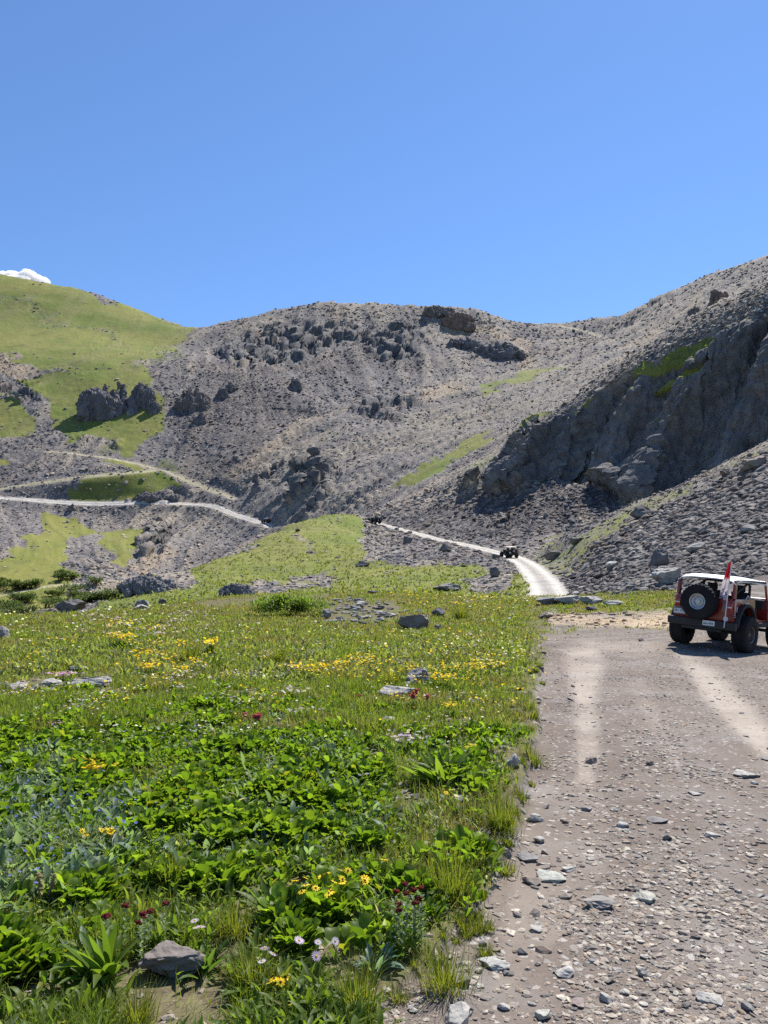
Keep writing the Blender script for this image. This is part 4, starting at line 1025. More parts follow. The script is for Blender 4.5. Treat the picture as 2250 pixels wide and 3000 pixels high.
flower_field('yellow_meadow_flowers', 1300, spots([([(830,1960),(1000,1950),(1340,1950),(1600,1960),(1600,2040),(1300,2040),(900,2040)], 1), ([(320,1840),(420,1840),(680,1960),(500,2000),(380,1960)], .8), ([(1150,1730),(1400,1740),(1500,1780),(1200,1770)], .6), ([(0,1880),(1580,1860),(1560,2150),(0,2200)], .12)]), 61, (.12, .26), .020, 'tiny', YEL, (.35, .18, .02))
flower_field('lilac_meadow_flowers', 1000, spots([([(200,1810),(620,1800),(650,1900),(250,1900)], 1), ([(0,2040),(250,2060),(250,2140),(0,2160)], 1), ([(550,1900),(950,1950),(700,2150),(450,2110)], .5), ([(0,1820),(1560,1860),(1560,2250),(0,2250)], .10)]), 62, (.12, .24), .026, 'aster', LIL, (.55, .38, .06))
flower_field('white_meadow_flowers', 700, spots([([(1290,1880),(1580,1880),(1580,1990),(1300,1980)], 1), ([(0,1790),(560,1790),(560,1870),(0,1880)], .6), ([(1180,1750),(1560,1760),(1560,1850)], .5), ([(0,1800),(1580,1800),(1580,2250),(0,2250)], .2)]), 63, (.12, .26), .016, 'tiny', WHT, (.5, .45, .3))
flower_field('bluebell_flowers', 170, growth*blue, 64, (.14, .24), .018, 'tiny', ((.10, .14, .42), (.17, .2, .52)), (.1, .1, .3), 1.0)

# single clumps one can point at: stems and leaves, and the blooms as a part
def clump(px, py, w, h, n, kind, cc, centre, label, name, fsize, seed, group=None, leaves=6, lbase=None, lc=((.055, .11, .014), (.11, .17, .025)), cat=None, y1=62):
    p = hit(px, py, 2, y1); s = p.y/F; r = np.random.default_rng(seed)
    W_, H_ = w*s, h*s
    root = tag(empty(name, p), label, cat or 'flower clump', group)
    nl = leaves*n//2+8
    pp = np.stack([r.normal(0, W_*.26, nl), r.normal(0, W_*.2, nl), np.zeros(nl)], -1)
    gz = ground_z(pp[:, 0]+p.x, pp[:, 1]+p.y)-p.z; pp[:, 2] = gz-.01
    ln = H_*r.uniform(.35, .75, nl)
    V, Fc, I = leaf_set(pp, r.uniform(0, 6.28, nl), np.abs(r.normal(.3, .25, nl)), ln, np.maximum(ln*.9, .9*p.y/739), r.integers(0, 5, nl), lbase or LANCE)
    link('leaves', np_mesh('leaves', V, Fc, M_LEAF, smooth=True, attrs={'col': ramp(nl, r, *lc)[I]}), root)
    if n:
        fp = np.stack([r.normal(0, W_*.28, n), r.normal(0, W_*.2, n), np.zeros(n)], -1); fp[:, 2] = ground_z(fp[:, 0]+p.x, fp[:, 1]+p.y)-p.z
        fp2 = fp.copy(); fp2[:, 1] += p.y                     # stem thickness follows the distance
        V, Fc, C = flower_parts(fp2, None, H_*r.uniform(.75, 1.08, n), np.full(n, max(fsize*1.15, 2.6*p.y/739))*r.uniform(.8, 1.2, n), kind, r, *cc, centre, lean=.18)
        V[:, 1] -= p.y
        link('blossoms', np_mesh('blossoms', V, Fc, M_PETAL, attrs={'col': C}), root)
    return root
YC = (.30, .15, .02); AC = (.60, .42, .05)
for px, py, w, h, n, kind, cc, ce, lab, nm, fs in [
 (350, 1905, 62, 50, 46, 'tiny', YEL, YC, 'loose yellow flower clump in the upper left meadow, left of the round one', 'yellow_flower_clump', .05),
 (620, 1918, 34, 46, 26, 'tiny', YEL, YC, 'small round bright yellow flower clump on a tall stem in the upper meadow', 'yellow_flower_clump', .06),
 (435, 1985, 80, 40, 50, 'tiny', YEL, YC, 'wide low yellow flower patch in the left meadow', 'yellow_flower_clump', .04),
 (530, 1990, 50, 36, 26, 'tiny', YEL, YC, 'small yellow flower patch just right of the wide low one', 'yellow_flower_clump', .035),
 (960, 1975, 110, 34, 44, 'tiny', YEL, YC, 'long yellow flower drift in the centre of the meadow', 'yellow_flower_clump', .03),
 (1290, 2020, 80, 46, 40, 'tiny', YEL, YC, 'yellow flower clump touching the grey pointed boulder', 'yellow_flower_clump', .026),
 (1390, 1985, 130, 40, 60, 'tiny', YEL, YC, 'broad yellow flower drift near the road side of the meadow', 'yellow_flower_clump', .028),
 (1320, 2104, 40, 44, 18, 'tiny', YEL, YC, 'compact orange-yellow flower head clump below the flat slab', 'yellow_flower_clump', .03),
 (280, 2310, 70, 74, 24, 'yellow', YEL, YC, 'large yellow daisy clump rising from the broad leaves on the left', 'yellow_daisy_clump', .035),
 (300, 2500, 70, 70, 11, 'yellow', YEL, YC, 'ragged yellow daisies among grey-green leaves below the large clump', 'yellow_daisy_clump', .034),
 (245, 2275, 40, 50, 8, 'yellow', YEL, YC, 'small yellow daisy group just left above the large clump', 'yellow_daisy_clump', .03),
 (990, 2690, 150, 110, 22, 'yellow', YEL, (.09, .05, .03), 'widest group of yellow daisies with dark centres, lower middle of the meadow', 'yellow_daisy_clump', .036),
 (1150, 2600, 60, 80, 4, 'yellow', YEL, (.09, .05, .03), 'two or three yellow daisies right above the widest daisy group', 'yellow_daisy_clump', .04),
 (810, 2940, 60, 60, 5, 'yellow', YEL, (.10, .05, .02), 'orange-yellow daisies in tall grass at the bottom of the meadow', 'yellow_daisy_clump', .034),
 (1315, 2370, 50, 60, 5, 'yellow', YEL, YC, 'few yellow daisies behind the lilac asters by the road', 'yellow_daisy_clump', .03),
 (1370, 2230, 40, 50, 5, 'yellow', YEL, YC, 'few yellow daisies halfway up the road side of the meadow', 'yellow_daisy_clump', .028),
 (1205, 2205, 120, 50, 40, 'aster', LIL, AC, 'dense lilac aster clump in a slanting row, mid meadow below the boulders', 'aster_clump', .036),
 (860, 2060, 76, 44, 26, 'aster', LIL, AC, 'lilac aster clump in the middle of the meadow, left of the flat slab', 'aster_clump', .04),
 (885, 2110, 76, 34, 16, 'aster', LIL, AC, 'thinner lilac aster group below the middle aster clump', 'aster_clump', .036),
 (630, 2110, 90, 34, 16, 'aster', LIL, AC, 'pale aster group above the broad leaves, left of centre', 'aster_clump', .036),
 (535, 2040, 50, 32, 16, 'aster', LIL, AC, 'lilac aster tuft in the meadow between the yellow patches and the pale asters', 'aster_clump', .04),
 (460, 1880, 70, 30, 30, 'aster', LIL, AC, 'lilac aster drift near the top of the left meadow', 'aster_clump', .05),
 (175, 1995, 70, 24, 40, 'tiny', MAG, (.5, .3, .3), 'magenta cushion flowers growing on the pale layered slab', 'magenta_flower_clump', .035),
 (165, 2140, 40, 26, 12, 'tiny', MAG, (.5, .3, .3), 'small magenta flower tuft under the pale slabs on the left', 'magenta_flower_clump', .03),
 (1350, 2400, 70, 64, 6, 'aster', LIL, AC, 'four pale lilac asters at the grass edge beside the road', 'aster_clump', .033),
 (590, 2790, 60, 80, 3, 'aster', LIL, AC, 'two lilac asters standing over the broad brown rock', 'aster_clump', .033),
 (780, 2880, 60, 70, 4, 'aster', LIL, AC, 'low pair of lilac asters in the grass right of the bare soil', 'aster_clump', .033),
 (915, 2850, 80, 80, 6, 'aster', LIL, AC, 'cluster of lilac asters right of the low pair', 'aster_clump', .034),
 (120, 2840, 30, 50, 2, 'aster', LIL, AC, 'single lilac aster among leaves at the lower left edge', 'aster_clump', .04),
 (1080, 2310, 50, 50, 4, 'aster', LIL, AC, 'flat lilac asters at the right end of the broad leaves', 'aster_clump', .036),
]:
    clump(px, py, w, h, n, kind, cc, ce, lab, nm, fs, int(px+py*3), cat='flower clump')
# red-headed stonecrop and paintbrush
def spike_clump(px, py, w, h, n, label, name, head, seed, grey, thick=.02, tall=.3):
    p = hit(px, py, 2, 40); s = p.y/F; r = np.random.default_rng(seed); W_, H_ = w*s, h*s
    root = tag(empty(name, p), label, 'flower clump')
    fx = np.stack([r.normal(0, W_*.3, n), r.normal(0, W_*.2, n), np.zeros(n)], -1); fx[:, 2] = ground_z(fx[:, 0]+p.x, fx[:, 1]+p.y)-p.z
    hh = H_*r.uniform(.75, 1.05, n)
    nl = 22; pid = np.repeat(np.arange(n), nl); t = np.tile(np.linspace(.05, .88, nl), n)
    lp = fx[pid]+np.stack([0*t, 0*t, hh[pid]*t], -1)
    ln = H_*.17*(1-.35*t)*r.uniform(.8, 1.2, len(t))
    V, Fc, I = leaf_set(lp, t*40+pid, np.full(len(t), .75), ln, ln*1.5, r.integers(0, 4, len(t)), LANCE)
    link('leaves', np_mesh('leaves', V, Fc, M_LEAF, smooth=True, attrs={'col': ramp(len(t), r, *grey)[I]}), root)
    for m_ in range(n):
        bits = 26; q = r.random(bits)
        hp = fx[m_]+np.stack([r.normal(0, thick*.4, bits), r.normal(0, thick*.4, bits), hh[m_]*(1-tall*.5*q)], -1)
        V, Fc, I = merge([rock_base(1, 77, 0)], np.zeros(bits, int), rotz(q*6), np.stack([np.full(bits, thick*.4)]*3, -1)*r.uniform(.7, 1.3, (bits, 1)), hp)
        link('flower_head', np_mesh('flower_head', V, Fc, M_PETAL, attrs={'col': ramp(bits, r, *head)[I]}), root)
    st = STEM; V, Fc, I = leaf_set(fx, r.uniform(0, 6, n), np.zeros(n), hh, np.full(n, .006), np.zeros(n, int), [blade(3, .02, 1.0)])
    link('stem', np_mesh('stem', V, Fc, M_LEAF, attrs={'col': np.tile(np.array((.12, .14, .07)), (len(V), 1))}), root)
GRY = ((.13, .19, .10), (.22, .28, .17)); REDH = ((.10, .013, .015), (.17, .02, .02)); PNK = ((.42, .05, .07), (.52, .10, .12))
for px, py, w, h, n, lab, hd, gr, th, tl in [
 (370, 2800, 150, 130, 8, 'pale-leaved stonecrop stems with dark red heads behind the broad brown rock', REDH, GRY, .013, .10),
 (1200, 2800, 130, 170, 9, 'pale-leaved stonecrop stems with dark red heads near the road edge', REDH, GRY, .013, .08),
 (1228, 2080, 44, 56, 4, 'deep red paintbrush flower spikes below the flat slab', PNK, ((.08, .12, .04), (.13, .16, .07)), .026, .55),
 (748, 2130, 46, 44, 5, 'pinkish red paintbrush spikes at the upper edge of the broad leaves', PNK, ((.08, .12, .04), (.13, .16, .07)), .026, .6),
 (1048, 2062, 24, 30, 3, 'small pale red paintbrush spikes left of the flat slab', PNK, ((.08, .12, .04), (.13, .16, .07)), .02, .5),
]:
    spike_clump(px, py, w, h, n, lab, 'red_flower_clump', hd, int(px), gr, th, tl)
# bunch grasses, leafy plants and shrubs
def tussock(px, py, w, h, n, label, seed, c0=(.085, .125, .016), c1=(.19, .19, .035), name='grass_tuft', group=None):
    p = hit(px, py, 2, 62); s = p.y/F; r = np.random.default_rng(seed); W_, H_ = w*s, h*s
    pp = np.stack([r.normal(0, W_*.15, n), r.normal(0, W_*.13, n), np.zeros(n)], -1); pp[:, 2] = ground_z(pp[:, 0]+p.x, pp[:, 1]+p.y)-p.z-.01
    yaw = np.arctan2(pp[:, 1], pp[:, 0])-math.pi/2+r.normal(0, .6, n)
    ln = H_*r.uniform(.5, 1.1, n)*1.1
    V, Fc, I = leaf_set(pp, yaw, np.abs(r.normal(.22, .2, n)), ln, np.full(n, max(.0035, .8*p.y/739)), r.integers(0, 4, n), BLADES)
    return tag(link(name, np_mesh(name, V, Fc, M_GRASS, attrs={'col': ramp(n, r, c0, c1)[I]}), None, p), label, 'grass tuft', group)
for k, (px, py, w, h, lab) in enumerate([
 (690, 2745, 150, 120, 'tall bright grass tuft directly right of the bare soil patch'), (1320, 2640, 180, 170, 'largest golden green grass tuft, close to the road'),
 (1470, 2430, 150, 120, 'green grass tuft overhanging the road edge below the asters'), (265, 2165, 60, 110, 'tall dark grass tuft at the top of the broad leaves on the left'),
 (815, 1945, 60, 60, 'dark green grass tuft in the upper middle of the meadow'), (555, 1945, 60, 70, 'tall green grass tuft left of the small round yellow clump'),
 (1150, 2010, 70, 60, 'tall grass tuft left of the grey pointed boulder'), (1560, 2240, 90, 60, 'grass tuft spilling onto the road beside the pale edge stone'),
 (1300, 2900, 200, 140, 'lush soft grass tuft at the lower edge of the road'), (740, 2900, 160, 140, 'long grass tuft in the lower middle, right of the broad rock'),
 (400, 3010, 120, 120, 'long grass tuft at the bottom edge left of the bare soil'), (1420, 2800, 60, 40, 'small tuft of grass alone on the road edge'),
 (1480, 2560, 90, 50, 'small pale grass tuft between the road slabs'), (500, 2610, 100, 120, 'grass tuft standing between the broad leaves'),
 (545, 1760+180, 40, 50, 'thin brownish grass tuft in the upper left meadow'), (1350, 1815, 60, 50, 'bright grass tuft at the right brow of the meadow'),
 (330, 2830, 90, 90, 'short grass tuft left of the broad brown rock'), (1050, 2960, 180, 150, 'thick dark grass tuft at the bottom of the meadow'),
]):
    tussock(px, py, w, h, 260 if w > 90 else 130, lab, 500+k)
rv = np.random.default_rng(77)
for k in range(30):
    py = 1880+1080*rv.random()**1.0; ex = np.interp(py, [1880, 2000, 2200, 2500, 2700, 2850, 3000], [1600, 1590, 1560, 1500, 1400, 1270, 1140])
    w = rv.uniform(36, 80)*(.4+.7*(py-1800)/1200)
    tussock(ex+rv.normal(-15, 26), py, w, w*.75, 90, 'small grass tuft on the crumbling edge of the gravel road', 900+k, group='grass tufts along the road edge')
for px, py, w, h, n, lab, bs, lc in [
 (310, 2880, 120, 180, 7, 'upright plant with large lance leaves left of the broad brown rock', LANCE, ((.07, .13, .015), (.13, .19, .025))),
 (800, 2680, 110, 110, 7, 'single upright leafy plant on bare soil in the lower middle', LANCE, ((.08, .14, .02), (.14, .2, .04))),
 (600, 2840, 110, 90, 8, 'dark low leafy plant at the right end of the broad brown rock', LANCE, ((.05, .1, .02), (.09, .14, .03))),
 (620, 1960, 70, 44, 10, 'dark rosette plant under the small round yellow clump', LANCE, ((.04, .07, .015), (.07, .1, .02))),
 (1330, 2065, 80, 40, 14, 'dark green cushion plant right of the pale flat slab', LANCE, ((.05, .085, .03), (.09, .13, .05))),
 (1300, 2300, 140, 110, 12, 'bright green leafy plant left of the road asters', LANCE, ((.09, .15, .02), (.15, .21, .03))),
 (1100, 2850, 60, 90, 5, 'blue-green upright plant in the lower middle grass', LANCE, ((.12, .19, .15), (.17, .25, .2))),
 (640, 2490, 170, 120, 14, 'tall clump of glossy broad leaves left of centre', BROAD, ((.085, .15, .012), (.15, .22, .02))),
 (850, 2480, 170, 110, 14, 'bright clump of glossy broad leaves in the centre', BROAD, ((.10, .17, .014), (.17, .24, .025))),
 (1080, 2500, 130, 110, 12, 'clump of broad leaves at the right end of the leaf carpet', BROAD, ((.085, .15, .012), (.15, .22, .02))),
 (860, 2800, 170, 130, 12, 'clump of broad upright leaves right of the bare soil', BROAD, ((.085, .15, .012), (.15, .22, .02))),
]:
    clump(px, py, w, h, 0, 'tiny', YEL, YC, lab, 'leafy_plant', .02, int(px*2+py), leaves=0, lbase=bs, lc=lc, cat='plant') if False else None
    p = hit(px, py, 2, 40); s = p.y/F; r = np.random.default_rng(int(px+py)); W_, H_ = w*s, h*s; nl = n*4 if bs is LANCE else n*11
    yaw = r.uniform(0, 6.28, nl); rad = W_*.3*np.sqrt(r.random(nl))
    pp = np.stack([np.cos(yaw)*rad, np.sin(yaw)*rad*.8, np.zeros(nl)], -1); pp[:, 2] = ground_z(pp[:, 0]+p.x, pp[:, 1]+p.y)-p.z
    ln = H_*r.uniform(.55, 1.05, nl) if bs is LANCE else r.uniform(.05, .085, nl)
    if bs is BROAD: pp[:, 2] += r.uniform(0, .5, nl)*H_*(1-rad/W_)
    V, Fc, I = leaf_set(pp, yaw-math.pi/2, np.clip(r.normal(.25, .2, nl)+rad/W_, 0, 1.2), ln, ln*(1.0 if bs is LANCE else .82), r.integers(0, len(bs), nl), bs)
    tag(link('leafy_plant', np_mesh('leafy_plant', V, Fc, M_LEAF, smooth=True, attrs={'col': ramp(nl, r, *lc)[I]}), None, p), lab, 'plant')
def shrub(px, py, w, h, label, seed, c0, c1, n=2600, y0=2, y1=300, lpx=2.2, group=None, name='shrub'):
    p = hit(px, py, y0, y1); s = p.y/F; r = np.random.default_rng(seed); W_, H_ = w*s, h*s
    root = tag(empty(name, p), label, 'shrub', group)
    lobes = r.normal(0, 1, (9, 3))*np.array([.3, .25, .12])+np.array([0, 0, .5]); lr = r.uniform(.2, .36, 9)
    k = r.integers(0, 9, n); d = r.normal(size=(n, 3)); d /= np.linalg.norm(d, axis=1)[:, None]; rad = lr[k]*r.random(n)**.4
    q = lobes[k]+d*rad[:, None]*np.array([1, 1, 1.0]); q[:, 2] = np.abs(q[:, 2])
    pp = q*np.array([W_, W_*.8, H_*1.05])
    ln = np.full(n, lpx*p.y/739)*r.uniform(.7, 1.3, n)
    V, Fc, I = leaf_set(pp, r.uniform(0, 6.28, n), r.uniform(-.2, 1.3, n), ln, ln*1.6, r.integers(0, 5, n), [strip(2, lambda t: .3*np.sin(np.pi*np.clip(t*.9+.1, 0, 1)), b, .3) for b in (.3, .6, .9, .1, 1.2)])
    link('foliage', np_mesh('foliage', V, Fc, M_LEAF, smooth=True, attrs={'col': ramp(n, r, c0, c1)[I]}), root)
    ns = 26; sp = np.stack([r.normal(0, W_*.12, ns), r.normal(0, W_*.1, ns), np.zeros(ns)-.05], -1)
    V, Fc, I = leaf_set(sp, r.uniform(0, 6.28, ns), np.abs(r.normal(.35, .25, ns)), H_*r.uniform(.6, .95, ns), np.full(ns, max(.02, .6*p.y/739)), r.integers(0, 3, ns), BLADES)
    link('branches', np_mesh('branches', V, Fc, M_LEAF, attrs={'col': np.tile(np.array((.10, .075, .05)), (len(V), 1))}), root)
shrub(850, 1806, 155, 76, 'round bright green willow shrub standing alone at the brow of the meadow', 5, (.085, .14, .02), (.16, .22, .045), 5200, 25, 62, 2.6)
rs = np.random.default_rng(12)
for k in range(46):
    px = rs.uniform(-20, 330); lo = np.interp(px, [0, 330], [1765, 1705]); py = rs.uniform(lo, 1830)
    if k > 34: px = rs.uniform(-10, 230); py = np.interp(px, [0, 230], [1738, 1700])+rs.uniform(-30, 4)
    w = rs.uniform(26, 62)
    shrub(px, py, w, w*.55, 'low dark green willow bush on the valley slope at the left', 700+k, (.045, .07, .022), (.09, .12, .04), 420, 80, 240, 2.0, group='dark bushes on the valley slope')
# dry flower stalk on the left
p = hit(130, 2690, 2, 20); r = np.random.default_rng(8)
root = tag(empty('dry_stalk', p), 'dry brown flower stalk among the blue-green leaves at the left', 'dry stalk')
for k in (-1, 1):
    n = 60; t = r.random(n)
    V, Fc, I = merge([rock_base(1, 9, 2)], np.zeros(n, int), rotz(t*6), np.full((n, 3), .007)*r.uniform(.7, 1.5, (n, 1)), np.stack([k*.015+r.normal(0, .005, n)+k*.02*t, r.normal(0, .005, n), .03+.17*t], -1))
    link('seed_head', np_mesh('seed_head', V, Fc, M_PETAL, attrs={'col': ramp(n, r, (.26, .19, .09), (.36, .28, .14))[I]}), root)
# ------------------------------------------------------------------ off-road vehicles
def simple(name, col, rough=.6, metal=0., spec=.4, dust=0., dustcol=(.30, .25, .20), coat=0.):
    t = NT(name); pos = t.coord(); c = col
    if dust:
        n = t.noise(pos, 3.0, 5, .65)
        sx = t.n('ShaderNodeSeparateXYZ'); t.l(pos, sx.inputs[0])
        low = t.mr(sx.outputs[2], 1.35, .55, 0, .45)
        f = t.math('MULTIPLY', t.math('ADD', t.mr(n, .4, .75, 0, .5), low, clamp=True), dust)
        c = t.mix(f, col, dustcol)
    return t.done(t.pbsdf(c, rough, metal, spec=spec, **({'Coat Weight': coat, 'Coat Roughness': .12} if coat else {})))
V_RED = simple('red_paint', (.17, .006, .006), .36, spec=.5, dust=.0, coat=.5)
V_BLACK = simple('black_paint', (.018, .018, .02), .4, spec=.5, dust=.45, coat=.4)
V_WHITE = simple('white_roof', (.66, .65, .63), .5, dust=.12)
V_RUB = simple('tyre_rubber', (.012, .012, .014), .85, spec=.15, dust=.3, dustcol=(.07, .06, .052))
V_STEEL = simple('steel_rim', (.40, .41, .43), .42, .55, dust=.3)
V_DKRIM = simple('dark_rim', (.06, .06, .062), .5, .3, dust=.4)
V_PLAS = simple('black_plastic', (.018, .018, .02), .7, spec=.25, dust=.3, dustcol=(.12, .10, .085))
V_CLOTH = simple('dark_fabric', (.02, .021, .025), .95)
V_TANF = simple('tan_vinyl', (.30, .17, .08), .7)
V_LAMP = simple('red_lens', (.30, .01, .012), .25, coat=.3)
V_AMB = simple('amber_lens', (.8, .35, .03), .3)
V_PLATE = simple('white_plate', (.62, .63, .64), .5)
V_INK = simple('dark_ink', (.03, .04, .07), .6)
V_LGREY = simple('pale_blue_paint', (.42, .47, .50), .4, spec=.5, coat=.4)
V_GROOF = simple('grey_canvas', (.42, .42, .44), .8)
V_SAND = simple('sand_canvas', (.62, .55, .42), .85)
def t_glass():
    t = NT('windscreen'); g = t.n('ShaderNodeBsdfGlossy'); g.inputs['Roughness'].default_value = .03; tr = t.n('ShaderNodeBsdfTransparent')
    m = t.n('ShaderNodeMixShader'); m.inputs[0].default_value = .12; t.l(tr.outputs[0], m.inputs[1]); t.l(g.outputs[0], m.inputs[2]); return t.done(m.outputs[0])
V_GLASS = t_glass()
def t_flag():
    t = NT('flag_cloth'); pos = t.coord(); sx = t.n('ShaderNodeSeparateXYZ'); t.l(pos, sx.inputs[0])
    z = sx.outputs[2]; n = t.noise(pos, 9, 3)
    zz = t.math('ADD', z, t.math('MULTIPLY', t.math('SUBTRACT', n, .5), .12))
    c = t.mix(t.mr(zz, 1.78, 1.90), (.52, .46, .47), (.26, .010, .016))
    blue = t.math('MULTIPLY', t.mr(zz, 1.62, 1.56), t.mr(n, .52, .56))
    c = t.mix(blue, c, (.07, .08, .24))
    b = t.pbsdf(c, .9); tr = t.n('ShaderNodeBsdfTranslucent'); t.l(c, tr.inputs[0])
    m = t.n('ShaderNodeMixShader'); m.inputs[0].default_value = .4; t.l(b, m.inputs[1]); t.l(tr.outputs[0], m.inputs[2]); return t.done(m.outputs[0])
V_FLAG = t_flag()

class Sh:
    """collects bevelled boxes, prisms, tubes and lathes into one mesh"""
    def __init__(s): s.bm = bmesh.new()
    def _add(s, vs, fs, bev=0.0, seg=2):
        b = bmesh.new(); v = [b.verts.new(q) for q in vs]
        for f in fs: b.faces.new([v[i] for i in f])
        bmesh.ops.recalc_face_normals(b, faces=b.faces[:])
        if bev > 0: bmesh.ops.bevel(b, geom=b.edges[:], offset=bev, segments=seg, profile=.6, affect='EDGES', clamp_overlap=True)
        me = bpy.data.meshes.new('tmp'); b.to_mesh(me); b.free(); s.bm.from_mesh(me); bpy.data.meshes.remove(me)
    def box(s, x0, x1, y0, y1, z0, z1, bev=.015):
        vs = [(x, y, z) for x in (x0, x1) for y in (y0, y1) for z in (z0, z1)]
        s._add(vs, [(0, 1, 3, 2), (4, 6, 7, 5), (0, 4, 5, 1), (2, 3, 7, 6), (0, 2, 6, 4), (1, 5, 7, 3)], bev); return s
    def prism(s, x0, x1, yz, bev=.01):
        n = len(yz); vs = [(x0, y, z) for y, z in yz]+[(x1, y, z) for y, z in yz]
        s._add(vs, [tuple(range(n)), tuple(range(2*n-1, n-1, -1))]+[(i, (i+1) % n, n+(i+1) % n, n+i) for i in range(n)], bev); return s
    def tube(s, pts, r, n=8):
        pts = [Vector(p) for p in pts]; vs = []; fs = []
        for k, p in enumerate(pts):
            d = (pts[min(k+1, len(pts)-1)]-pts[max(k-1, 0)]).normalized()
            a = d.cross(Vector((0, 0, 1)) if abs(d.z) < .9 else Vector((1, 0, 0))).normalized(); b = d.cross(a)
            for i in range(n): vs.append(p+a*r*math.cos(2*math.pi*i/n)+b*r*math.sin(2*math.pi*i/n))
        for k in range(len(pts)-1):
            for i in range(n): fs.append((k*n+i, k*n+(i+1) % n, (k+1)*n+(i+1) % n, (k+1)*n+i))
        fs += [tuple(range(n)), tuple(range(len(vs)-1, len(vs)-n-1, -1))]
        s._add(vs, fs); return s
    def lathe(s, prof, c, axis='x', n=40, rad=None):
        """prof: (along axis, radius)"""
        vs = []; fs = []; m = len(prof)
        for i in range(n):
            a = 2*math.pi*i/n
            for k, (h, r_) in enumerate(prof):
                if rad: r_ = rad(i, k, r_)
                u, w = r_*math.cos(a), r_*math.sin(a)
                vs.append((c[0]+h, c[1]+u, c[2]+w) if axis == 'x' else (c[0]+u, c[1]+h, c[2]+w))
        for i in range(n):
            for k in range(m-1): fs.append((i*m+k, i*m+k+1, ((i+1) % n)*m+k+1, ((i+1) % n)*m+k))
        s._add(vs, fs); return s
    def out(s, name, mat, parent, smooth=30):
        me = bpy.data.meshes.new(name); s.bm.to_mesh(me); s.bm.free(); me.materials.append(mat)
        me.polygons.foreach_set('use_smooth', np.ones(len(me.polygons), bool))
        try: me.set_sharp_from_angle(angle=R(smooth))
        except Exception: pass
        return link(name, me, parent)
def tyre(name, parent, c, axis, r=.47, w=.38, rim=V_DKRIM, sgn=1, n=56, rr_=.20):
    h = w/2
    prof = [(-h*.80, rr_), (-h*.98, rr_+.05), (-h, r*.72), (-h*.97, r*.88), (-h*.86, r*.965), (-h*.45, r), (-h*.40, r*.975), (h*.40, r*.975), (h*.45, r), (h*.86, r*.965), (h*.97, r*.88), (h, r*.72), (h*.98, rr_+.05), (h*.80, rr_)]
    lug = lambda i, k, q: q*(.955 if (3 <= k <= 10 and (i // 2) % 2 == (k > 6)) else 1)
    s_ = Sh().lathe(prof, c, axis, n*2, lug)
    wheel = s_.out(name if name == 'spare_wheel' else 'tyre', V_RUB, parent, 25) if name == 'spare_wheel' else None
    if wheel is None:
        wheel = empty('wheel'); wheel.parent = parent; s_.out('tyre', V_RUB, wheel, 25)
    o = h*sgn
    pr = [(o*.80, rr_+.004), (o*.92, rr_), (o*.86, rr_-.02), (o*.45, rr_-.035), (o*.38, rr_*.68), (o*.52, rr_*.60), (o*.55, rr_*.50), (o*.40, rr_*.44), (o*.40, .062), (o*.62, .055), (o*.62, 0.0005)]
    Sh().lathe(pr, c, axis, 40).out('rim', rim, wheel, 40)
    bolts = Sh()
    for k in range(5):
        a = k*2*math.pi/5; u, ww = .095*math.cos(a), .095*math.sin(a)
        q = (c[0]+o*.40, c[1]+u, c[2]+ww) if axis == 'x' else (c[0]+u, c[1]+o*.40, c[2]+ww)
        e = (q[0]+o*.12, q[1], q[2]) if axis == 'x' else (q[0], q[1]+o*.12, q[2])
        bolts.tube([q, e], .012, 6)
    bolts.out('wheel_bolts', V_DKRIM, wheel)
    return wheel
def arc(cx, cz, r, a0, a1, n): return [(cx+r*math.cos(R(a0+(a1-a0)*k/n)), cz+r*math.sin(R(a0+(a1-a0)*k/n))) for k in range(n+1)]
